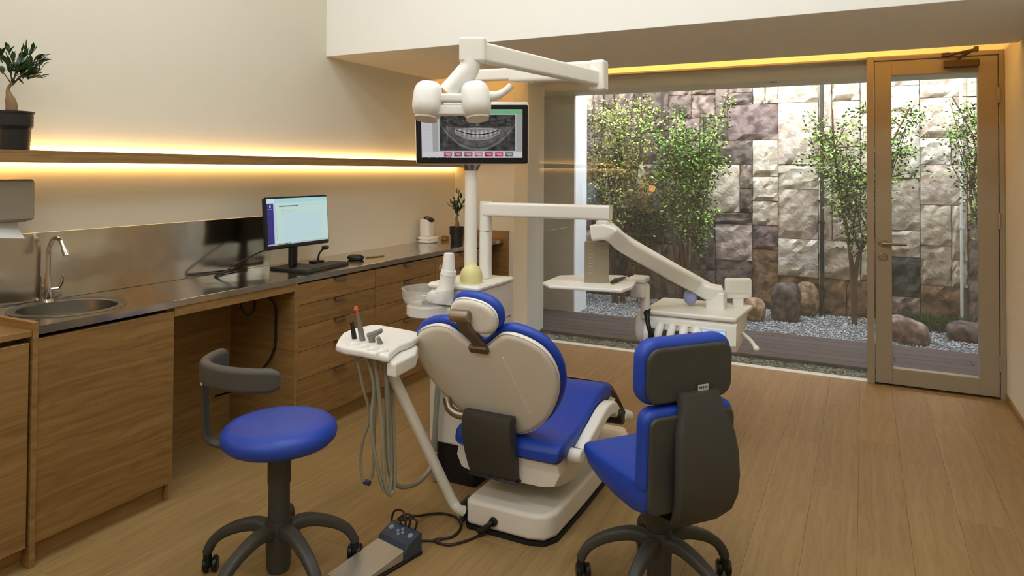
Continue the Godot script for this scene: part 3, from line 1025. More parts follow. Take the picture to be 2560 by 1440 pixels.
# ---------------------------------------------------------------- joinery along the left wall
func build_cabinets() -> void:
	var fx := -2.605
	# side cabinet with a tray-like top, at the near end
	var t := thing("side_cabinet", "oak cabinet with a rimmed wooden top beside the sink", "cabinet", Vector3(-2.84, 0, -1.0))
	boxpart("end_panel", M.oak_0, t, WALL_X, -2.598, 0, 0.856, -1.457, -1.438, 0.001)
	boxpart("top", M.oak_1, t, WALL_X, -2.603, 0.806, 0.828, -1.4375, -0.3, 0.001)
	boxpart("back_rim", M.oak_1, t, WALL_X, WALL_X + 0.018, 0.828, 0.856, -1.4375, -0.3, 0.001)
	boxpart("body", M.oak_0, t, WALL_X + 0.005, -2.70, 0.08, 0.806, -1.437, -0.3)
	boxpart("door", M.oak_2, t, -2.63, fx, 0.075, 0.786, -1.430, -0.865, 0.0015)
	boxpart("door", M.oak_2, t, -2.63, fx, 0.075, 0.786, -0.862, -0.3, 0.0015)
	boxpart("plinth", M.oak_0, t, WALL_X + 0.1, -2.645, 0, 0.075, -1.4375, -0.3)
	# sink cabinet
	t = thing("sink_cabinet", "plain oak cabinet front under the sink", "cabinet", Vector3(-2.84, 0, -1.73))
	boxpart("door", M.oak_1, t, -2.628, fx, 0.078, 0.794, -2.0055, -1.4595, 0.0015)
	boxpart("side_panel", M.oak_0, t, WALL_X, -2.6285, 0.0, 0.808, -2.0055, -1.988, 0.001)
	boxpart("plinth", M.oak_0, t, -2.66, -2.642, 0, 0.078, -1.988, -1.4575)
	# knee space
	t = thing("desk_recess", "open knee space under the counter below the computer monitor", "desk", Vector3(-2.84, 0, -2.35))
	boxpart("apron", M.oak_2, t, -2.625, fx, 0.770, 0.8095, -2.7045, -2.007, 0.001)
	boxpart("back_panel", M.oak_0, t, WALL_X, WALL_X + 0.016, 0.0, 0.808, -2.7045, -2.0065)
	boxpart("skirting", M.oak_1, t, WALL_X + 0.0162, WALL_X + 0.026, 0.0, 0.05, -2.704, -2.0065, 0.001)
	# drawer cabinets
	var gaps := [0.802, 0.692, 0.578, 0.452, 0.307, 0.079]
	var units := [[-2.728, -3.364], [-3.366, -4.02], [-4.022, -4.74]]
	var words := ["beside the knee space", "in the middle of the row", "at the far end of the row"]
	for u in 3:
		var z1: float = units[u][0]
		var z0: float = units[u][1]
		t = thing("drawer_cabinet", "oak cabinet of five drawers " + words[u], "cabinet", Vector3(-2.84, 0, (z0 + z1) / 2), "oak drawer cabinets under the counter")
		boxpart("body", M.oak_0, t, WALL_X + 0.01, -2.66, 0.08, 0.808, z0 + 0.001, z1 - 0.001)
		boxpart("plinth", M.oak_0, t, WALL_X + 0.1, -2.642, 0, 0.078, z0, z1)
		if u == 0:
			boxpart("side_panel", M.oak_0, t, WALL_X, -2.603, 0, 0.809, -2.727, -2.7055, 0.001)
		for k in 5:
			var y1: float = gaps[k]
			var y0: float = gaps[k + 1]
			var d := boxpart("drawer", M["oak_%d" % ((k + u) % 3)], t, -2.629, fx, y0 + 0.0015, y1 - 0.0015, z0 + 0.0015, z1 - 0.0015, 0.001)
			var mb := Mb.new()
			var zm := (z0 + z1) / 2
			mb.box(fx - 0.004, fx + 0.014, y1 - 0.004, y1 - 0.0016, zm - 0.045, zm + 0.045)
			mb.box(fx + 0.012, fx + 0.0145, y1 - 0.016, y1 - 0.002, zm - 0.045, zm + 0.045)
			part("handle", mb, M.satin_metal, d)
	# open end unit
	t = thing("open_end_unit", "open oak niche at the end of the counter", "cabinet", Vector3(-2.84, 0, -4.89))
	boxpart("side_panel", M.oak_1, t, WALL_X, -2.603, 0, 0.809, -4.76, -4.742, 0.001)
	boxpart("end_panel", M.oak_0, t, WALL_X, -2.56, 0, 0.905, -5.039, -5.014, 0.001)
	boxpart("shelf", M.oak_1, t, WALL_X + 0.016, -2.61, 0.43, 0.448, -5.013, -4.761, 0.001)
	boxpart("back_panel", M.oak_0, t, WALL_X, WALL_X + 0.015, 0.0, 0.808, -5.013, -4.761)
	boxpart("base", M.oak_0, t, WALL_X + 0.016, -2.63, 0.0, 0.09, -5.013, -4.761)
	# steel worktop with a round opening and an upstand on the wall
	t = thing("steel_worktop", "long brushed steel worktop with a steel upstand on the wall", "worktop", Vector3(-2.84, 0.81, -3.2))
	var mb := Mb.new()
	var sc := Vector2(-2.850, -1.708)
	var sr := 0.178
	var za := -1.458
	var zb := -2.0
	mb.box(WALL_X, COUNTER_X, 0.81, 0.84, -5.0135, zb, 0.0015)
	var rect := Rect2(WALL_X, zb, COUNTER_X - WALL_X, za - zb)
	var inner := []
	var outer := []
	var angs := []
	for i in 64:
		angs.append(TAU * i / 64)
	for corner: Vector2 in [rect.position, rect.end, Vector2(rect.position.x, rect.end.y), Vector2(rect.end.x, rect.position.y)]:
		angs.append(fposmod((corner - sc).angle(), TAU))
	angs.sort()
	for a: float in angs:
		var dv := Vector2(cos(a), sin(a))
		var k := 9.0
		if dv.x > 1e-6: k = minf(k, (rect.end.x - sc.x) / dv.x)
		if dv.x < -1e-6: k = minf(k, (rect.position.x - sc.x) / dv.x)
		if dv.y > 1e-6: k = minf(k, (rect.end.y - sc.y) / dv.y)
		if dv.y < -1e-6: k = minf(k, (rect.position.y - sc.y) / dv.y)
		inner.append(sc + dv * sr)
		outer.append(sc + dv * k)
	var n := angs.size()
	for i in n:
		var a: Vector2 = inner[i]
		var b: Vector2 = inner[(i + 1) % n]
		var c: Vector2 = outer[(i + 1) % n]
		var d: Vector2 = outer[i]
		mb.quad(Vector3(a.x, 0.84, a.y), Vector3(b.x, 0.84, b.y), Vector3(c.x, 0.84, c.y), Vector3(d.x, 0.84, d.y))
		mb.quad(Vector3(a.x, 0.81, a.y), Vector3(d.x, 0.81, d.y), Vector3(c.x, 0.81, c.y), Vector3(b.x, 0.81, b.y))
		mb.quad(Vector3(d.x, 0.84, d.y), Vector3(c.x, 0.84, c.y), Vector3(c.x, 0.81, c.y), Vector3(d.x, 0.81, d.y))
		mb.quad(Vector3(a.x, 0.84, a.y), Vector3(a.x, 0.81, a.y), Vector3(b.x, 0.81, b.y), Vector3(b.x, 0.84, b.y))
	mb.close()
	part("top", mb, M.brushed_steel, t)
	boxpart("upstand", M.brushed_steel, t, WALL_X, WALL_X + 0.010, 0.8402, 1.128, -2.985, -1.10, 0.0012)
	# sink
	t = thing("round_sink", "round stainless steel sink set in the worktop", "sink", Vector3(sc.x, 0.70, sc.y))
	mb = Mb.new()
	var x2 := Transform3D(Basis(), Vector3(sc.x, 0, sc.y))
	mb.lathe(PackedVector2Array([Vector2(0.176, 0.8402), Vector2(0.206, 0.8402), Vector2(0.206, 0.8425), Vector2(0.200, 0.8455), Vector2(0.182, 0.8445), Vector2(0.174, 0.838), Vector2(0.170, 0.80), Vector2(0.160, 0.735), Vector2(0.135, 0.708), Vector2(0.03, 0.700), Vector2(0.03, 0.696), Vector2(0.14, 0.703), Vector2(0.166, 0.733), Vector2(0.1745, 0.80), Vector2(0.176, 0.8402)]), 48, x2, false)
	part("basin", mb, M.basin_steel, t, 40)
	mb = Mb.new()
	mb.lathe(PackedVector2Array([Vector2(0.0, 0.694), Vector2(0.031, 0.694), Vector2(0.031, 0.703), Vector2(0.02, 0.702), Vector2(0.0, 0.700)]), 20, x2)
	part("drain", mb, M.chrome, t)
	# faucet
	t = thing("faucet", "tall curved steel faucet behind the sink", "faucet", Vector3(-3.035, 0.84, -1.735))
	mb = Mb.new()
	var b0 := Vector3(-3.035, 0.84, -1.735)
	mb.cyl(b0, b0 + Vector3(0, 0.012, 0), 0.024, 0.020, 20)
	mb.cyl(b0 + Vector3(0, 0.01, 0), b0 + Vector3(0, 0.10, 0), 0.0135, 0.0125, 16)
	part("base", mb, M.chrome, t)
	mb = Mb.new()
	hose(mb, [b0 + Vector3(0, 0.095, 0), b0 + Vector3(0, 0.19, 0), b0 + Vector3(0.008, 0.235, -0.001), b0 + Vector3(0.035, 0.268, -0.004), b0 + Vector3(0.068, 0.258, -0.008), b0 + Vector3(0.088, 0.225, -0.011)], 0.0088, 12, 0.012)
	part("spout", mb, M.chrome, t, 60)
	mb = Mb.new()
	mb.cyl(b0 + Vector3(0.087, 0.228, -0.011), b0 + Vector3(0.104, 0.195, -0.013), 0.0115, 0.013, 16, 0.001)
	part("nozzle", mb, M.chrome, t)
	mb = Mb.new()
	mb.cyl(b0 + Vector3(0, 0.05, 0), b0 + Vector3(0.012, 0.05, -0.035), 0.010, 0.010, 12)
	mb.tube(PackedVector3Array([b0 + Vector3(0.012, 0.05, -0.035), b0 + Vector3(0.02, 0.075, -0.045), b0 + Vector3(0.026, 0.11, -0.05)]), PackedFloat32Array([0.0065, 0.006, 0.005]), 10)
	part("lever", mb, M.chrome, t)

func build_shelf() -> void:
	var t := thing("wall_shelf", "long oak wall shelf with light above and below", "shelf", Vector3(-2.95, 1.42, -2.9))
	boxpart("board", M.oak_2, t, -3.035, -2.86, 1.419, 1.452, -5.035, -0.6, 0.001)
	boxpart("top_edge", M.oak_1, t, -3.035, -2.875, 1.4521, 1.466, -5.035, -0.6, 0.001)
	for z in [-4.6, -3.4, -2.2, -1.0]:
		boxpart("bracket", M.satin_metal, t, WALL_X, -3.034, 1.43, 1.45, z - 0.012, z + 0.012)
	for k in 2:
		var y := 1.452 if k == 0 else 1.421
		var s := thing("light_strip", "warm light strip along the back of the shelf, " + ("shining up the wall" if k == 0 else "shining down the wall"), "light strip", Vector3(-3.04, y, -2.9), "")
		boxpart("channel", M.satin_metal, s, -3.040, -3.0352, y, y + 0.011, -5.03, -0.65)
		boxpart("glow", M.led_glow, s, -3.0425, -3.0402, y + 0.001, y + 0.010, -5.03, -0.65)
		area(s, Vector3(-3.062, y + 0.006 + (0.008 if k == 0 else -0.006), -2.84), Vector3(-1, 0.35 if k == 0 else -0.35, 0), 4.38, 0.010, 0.75, Color(1.0, 0.765, 0.43))
	# paper towel dispenser under the shelf
	t = thing("towel_dispenser", "steel paper towel dispenser on the wall above the sink", "dispenser", Vector3(-3.02, 1.18, -1.5))
	var mb := Mb.new()
	mb.box(WALL_X, -2.965, 1.188, 1.352, -1.642, -1.36, 0.008)
	part("housing", mb, M.dispenser_grey, t)
	boxpart("outlet", M.dispenser_grey, t, WALL_X + 0.02, -2.985, 1.182, 1.190, -1.62, -1.38)
	mb = Mb.new()
	var rings := []
	for i in 9:
		var k := i / 8.0
		var ring := PackedVector3Array()
		for p in [Vector2(-0.105, 0.004), Vector2(0.0, 0.010), Vector2(0.105, 0.004), Vector2(0.105, -0.002), Vector2(0.0, 0.004), Vector2(-0.105, -0.002)]:
			ring.append(Vector3(-3.02 + p.y + 0.035 * k * k + 0.010 * sin(p.x * 30.0 + k * 3.0), 1.187 - 0.060 * k - 0.18 * k * maxf(0.0, p.x) * 0.6, -1.50 - p.x * (1.0 + 0.1 * k)))
		rings.append(ring)
	mb.loft(rings)
	part("paper_towel", mb, M.paper, t, 60)

func pot(t: Node, c: Vector3, r: float, h: float, ribs: int) -> void:
	var mb := Mb.new()
	var p := PackedVector2Array([Vector2(0.0, 0.0), Vector2(r * 0.84, 0.0)])
	var n := ribs * 2
	for i in n + 1:
		var k := float(i) / n
		var base := r * lerpf(0.84, 0.93, k)
		if k > 0.58:
			base = r * 0.985
		p.append(Vector2(base + (r * 0.018 if i % 2 == 0 else 0.0), h * lerpf(0.05, 0.95, k)))
	p.append(Vector2(r * 1.06, h * 0.955))
	p.append(Vector2(r * 1.06, h))
	p.append(Vector2(r * 0.97, h))
	p.append(Vector2(r * 0.94, h * 0.90))
	p.append(Vector2(0.0, h * 0.90))
	mb.lathe(p, 32, Transform3D(Basis(), c))
	part("pot", mb, M.pot_black, t, 30)
	mb = Mb.new()
	mb.lathe(PackedVector2Array([Vector2(0, h * 0.901), Vector2(r * 0.93, h * 0.901), Vector2(r * 0.6, h * 0.93), Vector2(0, h * 0.94)]), 24, Transform3D(Basis(), c))
	part("soil", mb, M.soil, t)

func leaf_mesh(k: float) -> ArrayMesh:
	var mb := Mb.new()
	var rings := []
	var prof := [[0.0, 0.03], [0.2, 0.6], [0.45, 1.0], [0.7, 0.75], [1.0, 0.03]]
	for e in prof:
		var x: float = e[0]
		var w: float = e[1] * 0.21
		var up := 0.10 * sin(x * PI) * k
		rings.append(PackedVector3Array([Vector3(-w, up + 0.06, x), Vector3(0, up + 0.012, x), Vector3(w, up + 0.06, x), Vector3(0, up - 0.012, x)]))
	mb.loft(rings)
	return mb.mesh(Vector3.ZERO, 50)

func plant(t: Node, c: Vector3, trunk: Array, radii: Array, crown: Array, leaves: int, size: float, seed_: int) -> void:
	var r := RandomNumberGenerator.new()
	r.seed = seed_
	var mb := Mb.new()
	var path := curve(trunk, 0.012)
	var rr := PackedFloat32Array()
	for i in path.size():
		var k := float(i) / (path.size() - 1) * (radii.size() - 1)
		var a := int(k)
		rr.append(lerpf(radii[a], radii[mini(a + 1, radii.size() - 1)], k - a))
	mb.tube(path, rr, 14)
	part("trunk", mb, M.bonsai_bark, t, 60)
	mb = Mb.new()
	var top: Vector3 = trunk[trunk.size() - 1]
	for g: Vector3 in crown:
		mb.tube(curve([top - Vector3(0, 0.01, 0), top.lerp(g, 0.5) + Vector3(0, 0.01, 0), g], 0.02), PackedFloat32Array([0.0035, 0.003, 0.002]), 6)
	part("branches", mb, M.bark, t, 60)
	var forms := [leaf_mesh(1.0), leaf_mesh(-0.6)]
	for i in leaves:
		var g: Vector3 = crown[i % crown.size()]
		var p: Vector3 = top.lerp(g, r.randf_range(0.45, 1.05)) + Vector3(r.randfn(0, 0.012), r.randfn(0, 0.012), r.randfn(0, 0.012))
		var dir := (p - top + Vector3(r.randf_range(-0.09, 0.09), r.randf_range(-0.02, 0.09), r.randf_range(-0.09, 0.09))).normalized()
		var b := Basis.looking_at(-dir, Vector3(r.randf_range(-0.5, 0.5), 1, r.randf_range(-0.5, 0.5)).normalized())
		piece("leaf", forms[i % 2], M.bonsai_leaf, t, Transform3D(b.scaled_local(Vector3.ONE * size * r.randf_range(0.75, 1.2)), p - at_origin))

func build_counter_things() -> void:
	# bonsai on the shelf
	var c := Vector3(-2.955, 1.466, -1.545)
	var t := thing("bonsai_plant", "large bonsai fig in a ribbed black pot on the shelf", "plant", c)
	pot(t, c, 0.070, 0.150, 9)
	var s := c + Vector3(0.012, 0, 0.012)
	plant(t, c, [s + Vector3(0, 0.13, 0), s + Vector3(0.002, 0.17, -0.002), s + Vector3(-0.006, 0.215, 0.004), s + Vector3(-0.01, 0.235, 0.006), s + Vector3(0.0, 0.262, -0.004)], [0.019, 0.020, 0.017, 0.006, 0.005],
		[s + Vector3(0.0, 0.375, 0.02), s + Vector3(0.02, 0.38, -0.04), s + Vector3(0.03, 0.36, -0.09), s + Vector3(0.0, 0.33, -0.10), s + Vector3(0.0, 0.305, -0.08), s + Vector3(0.02, 0.34, -0.02), s + Vector3(-0.02, 0.32, 0.06), s + Vector3(0.0, 0.31, -0.03)], 110, 0.043, 3)
	# small plant at the far end of the counter
	c = Vector3(-2.765, 0.8405, -4.56)
	t = thing("small_bonsai_plant", "small potted bonsai at the far end of the counter", "plant", c)
	pot(t, c, 0.055, 0.125, 6)
	plant(t, c, [c + Vector3(0, 0.11, 0), c + Vector3(0.004, 0.15, 0), c + Vector3(-0.004, 0.19, 0), c + Vector3(0.004, 0.22, 0)], [0.018, 0.016, 0.009, 0.005],
		[c + Vector3(0.01, 0.36, 0), c + Vector3(-0.03, 0.31, 0.02), c + Vector3(0.03, 0.29, -0.02), c + Vector3(-0.02, 0.26, -0.02), c + Vector3(0.025, 0.25, 0.02)], 64, 0.042, 8)
	# computer monitor, parallel to the wall
	var x := -2.83
	t = thing("computer_monitor", "black computer monitor with a lit white page on the counter", "monitor", Vector3(-2.86, 0.84, -2.96))
	var tilt := Transform3D(Basis(Vector3.BACK, 0.075), Vector3(x, 1.10, 0))
	var hb := Mb.new()
	hb.box(-0.028, 0.0, -0.136, 0.146, -3.206, -2.722, 0.006, tilt)
	part("housing", hb, M.black_plastic, t)
	var sc := screen("screen", page_image(), 1.05, [tilt * Vector3(0.0008, 0.137, -2.731), tilt * Vector3(0.0008, 0.137, -3.197), tilt * Vector3(0.0008, -0.114, -3.197), tilt * Vector3(0.0008, -0.114, -2.731)])
	t.add_child(sc)
	sc.position = -at_origin
	var mb := Mb.new()
	mb.box(x - 0.06, x - 0.028, 0.85, 1.10, -2.99, -2.94, 0.006)
	part("neck", mb, M.black_plastic, t)
	mb = Mb.new()
	mb.rprism(Mb.rrect(0.19, 0.22, 0.03, 4), 0.8402, 0.852, 0.003, 2, Transform3D(Basis(), Vector3(x - 0.03, 0, -2.965)))
	part("foot", mb, M.black_plastic, t)
	area(t, Vector3(x + 0.003, 1.115, -2.964), Vector3(1, 0, 0), 0.47, 0.25, 0.02, Color(0.85, 0.95, 1.0))
	# keyboard
	t = thing("keyboard", "black keyboard in front of the computer monitor", "keyboard", Vector3(-2.735, 0.8402, -3.03))
	mb = Mb.new()
	var kx := Transform3D(Basis(Vector3.UP, 0.12), Vector3(-2.735, 0, -3.03))
	mb.rprism(Mb.rrect(0.13, 0.40, 0.012, 3), 0.8402, 0.853, 0.003, 2, kx)
	part("case", mb, M.black_plastic, t)
	for r in 5:
		mb = Mb.new()
		for k in 15:
			mb.box(-0.053 + r * 0.0215, -0.0345 + r * 0.0215, 0.853, 0.858, -0.188 + k * 0.0252, -0.166 + k * 0.0252, 0.0, kx)
		part("key_row", mb, M.grey_plastic, t)
	# mouse
	t = thing("computer_mouse", "black computer mouse on the counter", "mouse", Vector3(-2.80, 0.8402, -3.42))
	mb = rock_mesh(Transform3D(Basis(Vector3.UP, 0.3), Vector3(-2.80, 0.8535, -3.42)), 0.055, 0.020, 0.031, 1, 2.2, 0.0)
	for i in mb.t.size():
		mb.t[i].y = maxf(mb.t[i].y, 0.8403)
	part("shell", mb, M.black_plastic, t, 50)
	boxpart("wheel", M.grey_plastic, t, -2.775, -2.757, 0.868, 0.8745, -3.4235, -3.4165, 0.001)
	t = thing("pen", "thin wooden pen lying beside the computer mouse", "pen", Vector3(-2.77, 0.845, -3.58))
	mb = Mb.new()
	mb.cyl(Vector3(-2.80, 0.8442, -3.52), Vector3(-2.755, 0.8442, -3.64), 0.004, 0.004, 8)
	part("barrel", mb, M.oak_1, t)
	mb = Mb.new()
	mb.cyl(Vector3(-2.755, 0.8442, -3.64), Vector3(-2.751, 0.8442, -3.651), 0.004, 0.001, 8)
	part("tip", mb, M.orange_tip, t)
	# card reader next to the monitor foot
	t = thing("barcode_scanner", "small black scanner hooked on a stand behind the keyboard", "scanner", Vector3(-2.93, 0.8402, -3.22))
	mb = Mb.new()
	mb.box(-2.96, -2.90, 0.8402, 0.85, -3.26, -3.18, 0.004)
	hose(mb, [Vector3(-2.93, 0.848, -3.23), Vector3(-2.925, 0.89, -3.235), Vector3(-2.91, 0.915, -3.25)], 0.006, 8)
	part("stand", mb, M.black_plastic, t)
	mb = Mb.new()
	mb.blob(Transform3D(Basis(Vector3.UP, 0.3), Vector3(-2.905, 0.925, -3.265)), 0.018, 0.013, 0.032, 2.6, 12, 8)
	part("head", mb, M.black_plastic, t, 50)
	# cords behind the monitor
	t = thing("monitor_cord", "black cord trailing over the counter behind the monitor", "cord", Vector3(-2.93, 0.846, -2.6))
	mb = Mb.new()
	hose(mb, [Vector3(-2.875, 0.98, -2.86), Vector3(-2.90, 0.95, -2.75), Vector3(-2.93, 0.90, -2.62), Vector3(-2.95, 0.847, -2.52), Vector3(-3.0, 0.8455, -2.55), Vector3(-3.04, 0.8455, -2.66), Vector3(-3.05, 0.8455, -2.8)], 0.0045)
	part("cord", mb, M.cord_black, t, 60)
	# cables under the desk
	t = thing("hanging_cable", "black cables hanging in the open knee space", "cable", Vector3(-2.8, 0.5, -2.64))
	mb = Mb.new()
	hose(mb, [Vector3(-2.74, 0.808, -2.56), Vector3(-2.735, 0.77, -2.60), Vector3(-2.72, 0.70, -2.68), Vector3(-2.72, 0.58, -2.69), Vector3(-2.73, 0.46, -2.69), Vector3(-2.78, 0.36, -2.66), Vector3(-2.9, 0.26, -2.62), Vector3(-3.05, 0.2, -2.6)], 0.006)
	part("cable", mb, M.cord_black, t, 60)
	mb = Mb.new()
	hose(mb, [Vector3(-2.76, 0.808, -2.52), Vector3(-2.76, 0.72, -2.50), Vector3(-2.76, 0.665, -2.54), Vector3(-2.76, 0.69, -2.585), Vector3(-2.76, 0.77, -2.58), Vector3(-2.76, 0.808, -2.57)], 0.006)
	part("loop", mb, M.cord_black, t, 60)
	# white device
	t = thing("desktop_camera", "small white device with a dark round top at the far counter", "device", Vector3(-2.98, 0.8402, -4.50))
	c = Vector3(-2.985, 0, -4.50)
	mb = Mb.new()
	mb.rprism(Mb.rrect(0.14, 0.145, 0.05, 5), 0.8402, 0.888, 0.012, 3, Transform3D(Basis(), c))
	part("base", mb, M.unit_white, t)
	boxpart("gap_ring", M.grey_plastic, t, c.x - 0.064, c.x + 0.064, 0.866, 0.869, c.z - 0.0725, c.z + 0.0725, 0.001)
	mb = Mb.new()
	mb.rprism(Mb.rrect(0.09, 0.10, 0.03, 5), 0.885, 1.02, 0.012, 3, Transform3D(Basis(), c + Vector3(-0.012, 0.0, 0)))
	part("body", mb, M.unit_white, t)
	mb = Mb.new()
	mb.blob(Transform3D(Basis(Vector3.FORWARD, 0.35), Vector3(c.x + 0.008, 1.018, c.z)), 0.040, 0.016, 0.044, 2.4, 20, 8)
	part("dial", mb, M.black_plastic, t, 50)
	mb = Mb.new()
	mb.blob(Transform3D(Basis(Vector3.FORWARD, 0.35), Vector3(c.x + 0.014, 1.034, c.z)), 0.014, 0.004, 0.014, 2.0, 14, 6)
	part("button", mb, M.silver_plastic, t, 50)
	t = thing("wood_block", "small brown wooden block by the far potted bonsai", "block", Vector3(-2.97, 0.8402, -4.72))
	mb = Mb.new()
	mb.box(-3.0, -2.95, 0.8402, 0.872, -4.75, -4.70, 0.003)
	mb.box(-2.985, -2.965, 0.872, 0.876, -4.735, -4.715, 0.001)
	part("block", mb, M.oak_2, t)

func screen(called: String, tex: Texture2D, energy: float, q: Array) -> MeshInstance3D:
	# q: top left, top right, bottom right, bottom left
	var arr := []
	arr.resize(Mesh.ARRAY_MAX)
	arr[Mesh.ARRAY_VERTEX] = PackedVector3Array([q[0], q[1], q[2], q[0], q[2], q[3]])
	var n: Vector3 = -(q[1] - q[0]).cross(q[2] - q[0]).normalized()
	arr[Mesh.ARRAY_NORMAL] = PackedVector3Array([n, n, n, n, n, n])
	arr[Mesh.ARRAY_TEX_UV] = PackedVector2Array([Vector2(0, 0), Vector2(1, 0), Vector2(1, 1), Vector2(0, 0), Vector2(1, 1), Vector2(0, 1)])
	var m := ArrayMesh.new()
	m.add_surface_from_arrays(Mesh.PRIMITIVE_TRIANGLES, arr)
	var mt := mat("screen_%d" % M.size(), Color(0.03, 0.03, 0.03), 0.25)
	mt.emission_enabled = true
	mt.emission = Color.BLACK
	mt.emission_texture = tex
	mt.emission_energy_multiplier = energy
	mt.texture_repeat = false
	var o := MeshInstance3D.new()
	o.name = called
	o.mesh = m
	o.material_override = mt
	return o

func page_image() -> ImageTexture:
	var im := Image.create(480, 256, false, Image.FORMAT_RGB8)
	im.fill(Color(0.70, 0.80, 0.78))
	im.fill_rect(Rect2i(0, 0, 480, 24), Color(0.60, 0.78, 0.80))
	im.fill_rect(Rect2i(0, 0, 56, 26), Color(0.74, 0.80, 0.86))
	im.fill_rect(Rect2i(0, 26, 48, 222), Color(0.17, 0.15, 0.42))
	im.fill_rect(Rect2i(20, 34, 9, 16), Color(0.85, 0.86, 0.95))
	im.fill_rect(Rect2i(8, 56, 32, 3), Color(0.55, 0.55, 0.75))
	for k in 9:
		im.fill_rect(Rect2i(8, 70 + 14 * k, 26 - 3 * (k % 3), 2), Color(0.24, 0.22, 0.50))
	im.fill_rect(Rect2i(48, 26, 14, 222), Color(0.68, 0.74, 0.82))
	for k in 16:
		im.fill_rect(Rect2i(64, 72 + 10 * k, 8, 3), Color(0.50, 0.58, 0.60))
	im.fill_rect(Rect2i(90, 40, 150, 7), Color(0.36, 0.42, 0.44))
	im.fill_rect(Rect2i(90, 40, 370, 1), Color(0.60, 0.70, 0.70))
	for k in 3:
		im.fill_rect(Rect2i(110, 66 + 8 * k, 120 - 40 * k, 2), Color(0.58, 0.66, 0.66))
	im.fill_rect(Rect2i(120, 82, 300, 150), Color(0.68, 0.79, 0.80))
	im.fill_rect(Rect2i(0, 248, 480, 8), Color(0.62, 0.66, 0.72))
	for k in 11:
		im.fill_rect(Rect2i(70 + 9 * k, 249, 5, 6), Color(0.16, 0.18, 0.20))
	return ImageTexture.create_from_image(im)

func xray_image() -> ImageTexture:
	var w := 512
	var h := 288
	var im := Image.create(w, h, false, Image.FORMAT_RGB8)
	im.fill(Color(0.60, 0.60, 0.60))
	im.fill_rect(Rect2i(0, 0, w, 30), Color(0.42, 0.66, 0.50))
	im.fill_rect(Rect2i(0, 0, w, 5), Color(0.62, 0.74, 0.66))
	im.fill_rect(Rect2i(0, 30, 56, 222), Color(0.74, 0.74, 0.76))
	im.fill_rect(Rect2i(0, 60, 50, 2), Color(0.62, 0.62, 0.78))
	for k in 6:
		im.fill_rect(Rect2i(6, 80 + 20 * k, 36, 2), Color(0.66, 0.66, 0.70))
	im.fill_rect(Rect2i(0, 250, w, 38), Color(0.78, 0.77, 0.79))
	im.fill_rect(Rect2i(85, 26, 395, 222), Color(0.70, 0.74, 0.72))
	var n := FastNoiseLite.new()
	n.seed = 3
	n.frequency = 0.02
	n.fractal_octaves = 4
	for y in range(32, 246):
		for x in range(92, 476):
			var u := (x - 284) / 192.0
			var v := (y - 32) / 214.0
			var k := 0.20 + 0.10 * n.get_noise_2d(x, y) + 0.06 * n.get_noise_2d(x * 3.0, y * 3.0)
			# jaw: a wide smile-shaped arch
			var arch := 0.52 + 0.13 * u * u * -1.0 + 0.02
			var low := 0.96 - 0.62 * u * u - 0.10 * pow(absf(u), 4.0)
			if v > 0.33 and v < low:
				k += 0.13 * smoothstep(0.0, 0.12, low - v)
			if absf(low - v) < 0.035:
				k += 0.18
			if absf(u) > 0.78:
				k += 0.10 * n.get_noise_2d(x * 2.0, y) + 0.05
			# bite line and teeth: two rows that follow a smile
			var q := u / 0.60
			if absf(q) < 1.0:
				var bite := 0.545 - 0.15 * q * q
				var up := 0.37 + 0.03 * q * q
				var lo := 0.70 - 0.20 * q * q
				var tooth := 0.5 + 0.5 * cos(u * 58.0 - 8.0 * u * absf(u))
				var dv := v - bite
				if v > up and dv < -0.012:
					k += 0.14 + 0.30 * tooth * smoothstep(up, bite, v)
				elif dv > 0.014 and v < lo:
					k += 0.12 + 0.28 * tooth * smoothstep(lo, bite, v)
				elif absf(dv) < 0.016:
					k = 0.05 + 0.3 * smoothstep(0.9, 1.0, absf(q))
				if absf(v - up) < 0.016 or absf(v - lo) < 0.014:
					k += 0.16 + 0.12 * n.get_noise_2d(x * 6.0, y * 6.0)
			if v < 0.3:
				k += 0.16 * n.get_noise_2d(x * 1.5 + 90.0, y * 2.5)
				if absf(u) < 0.05:
					k += 0.2
			k *= 1.0 - 0.25 * smoothstep(0.75, 1.0, absf(u))
			k = clampf(k, 0.03, 0.85)
			im.set_pixel(x, y, Color(k, k, k * 0.99))
	var pics := [Color(0.66, 0.36, 0.46), Color(0.55, 0.32, 0.40), Color(0.60, 0.34, 0.42), Color(0.70, 0.50, 0.56), Color(0.62, 0.22, 0.32), Color(0.72, 0.28, 0.42), Color(0.36, 0.46, 0.42)]
	for k in 7:
		im.fill_rect(Rect2i(112 + 52 * k, 254, 42, 26), pics[k])
		im.fill_rect(Rect2i(122 + 52 * k, 262, 24, 10), (pics[k] as Color).lerp(Color(0.95, 0.75, 0.80), 0.55))
		im.fill_rect(Rect2i(114 + 52 * k, 272, 14, 7), (pics[k] as Color).darkened(0.4))
	for k in 18:
		im.fill_rect(Rect2i(6 + 8 * k, 283, 5, 5), Color(0.14, 0.14, 0.16))
	return ImageTexture.create_from_image(im)

# ---------------------------------------------------------------- dental chair
# a closed outline smoothed by a Catmull-Rom curve
func smooth(pts: PackedVector2Array, k := 4) -> PackedVector2Array:
	var out := PackedVector2Array()
	var n := pts.size()
	for i in n:
		for j in k:
			var tt := float(j) / k
			out.append(pts[i].cubic_interpolate(pts[(i + 1) % n], pts[(i + n - 1) % n], pts[(i + 2) % n], tt))
	return out

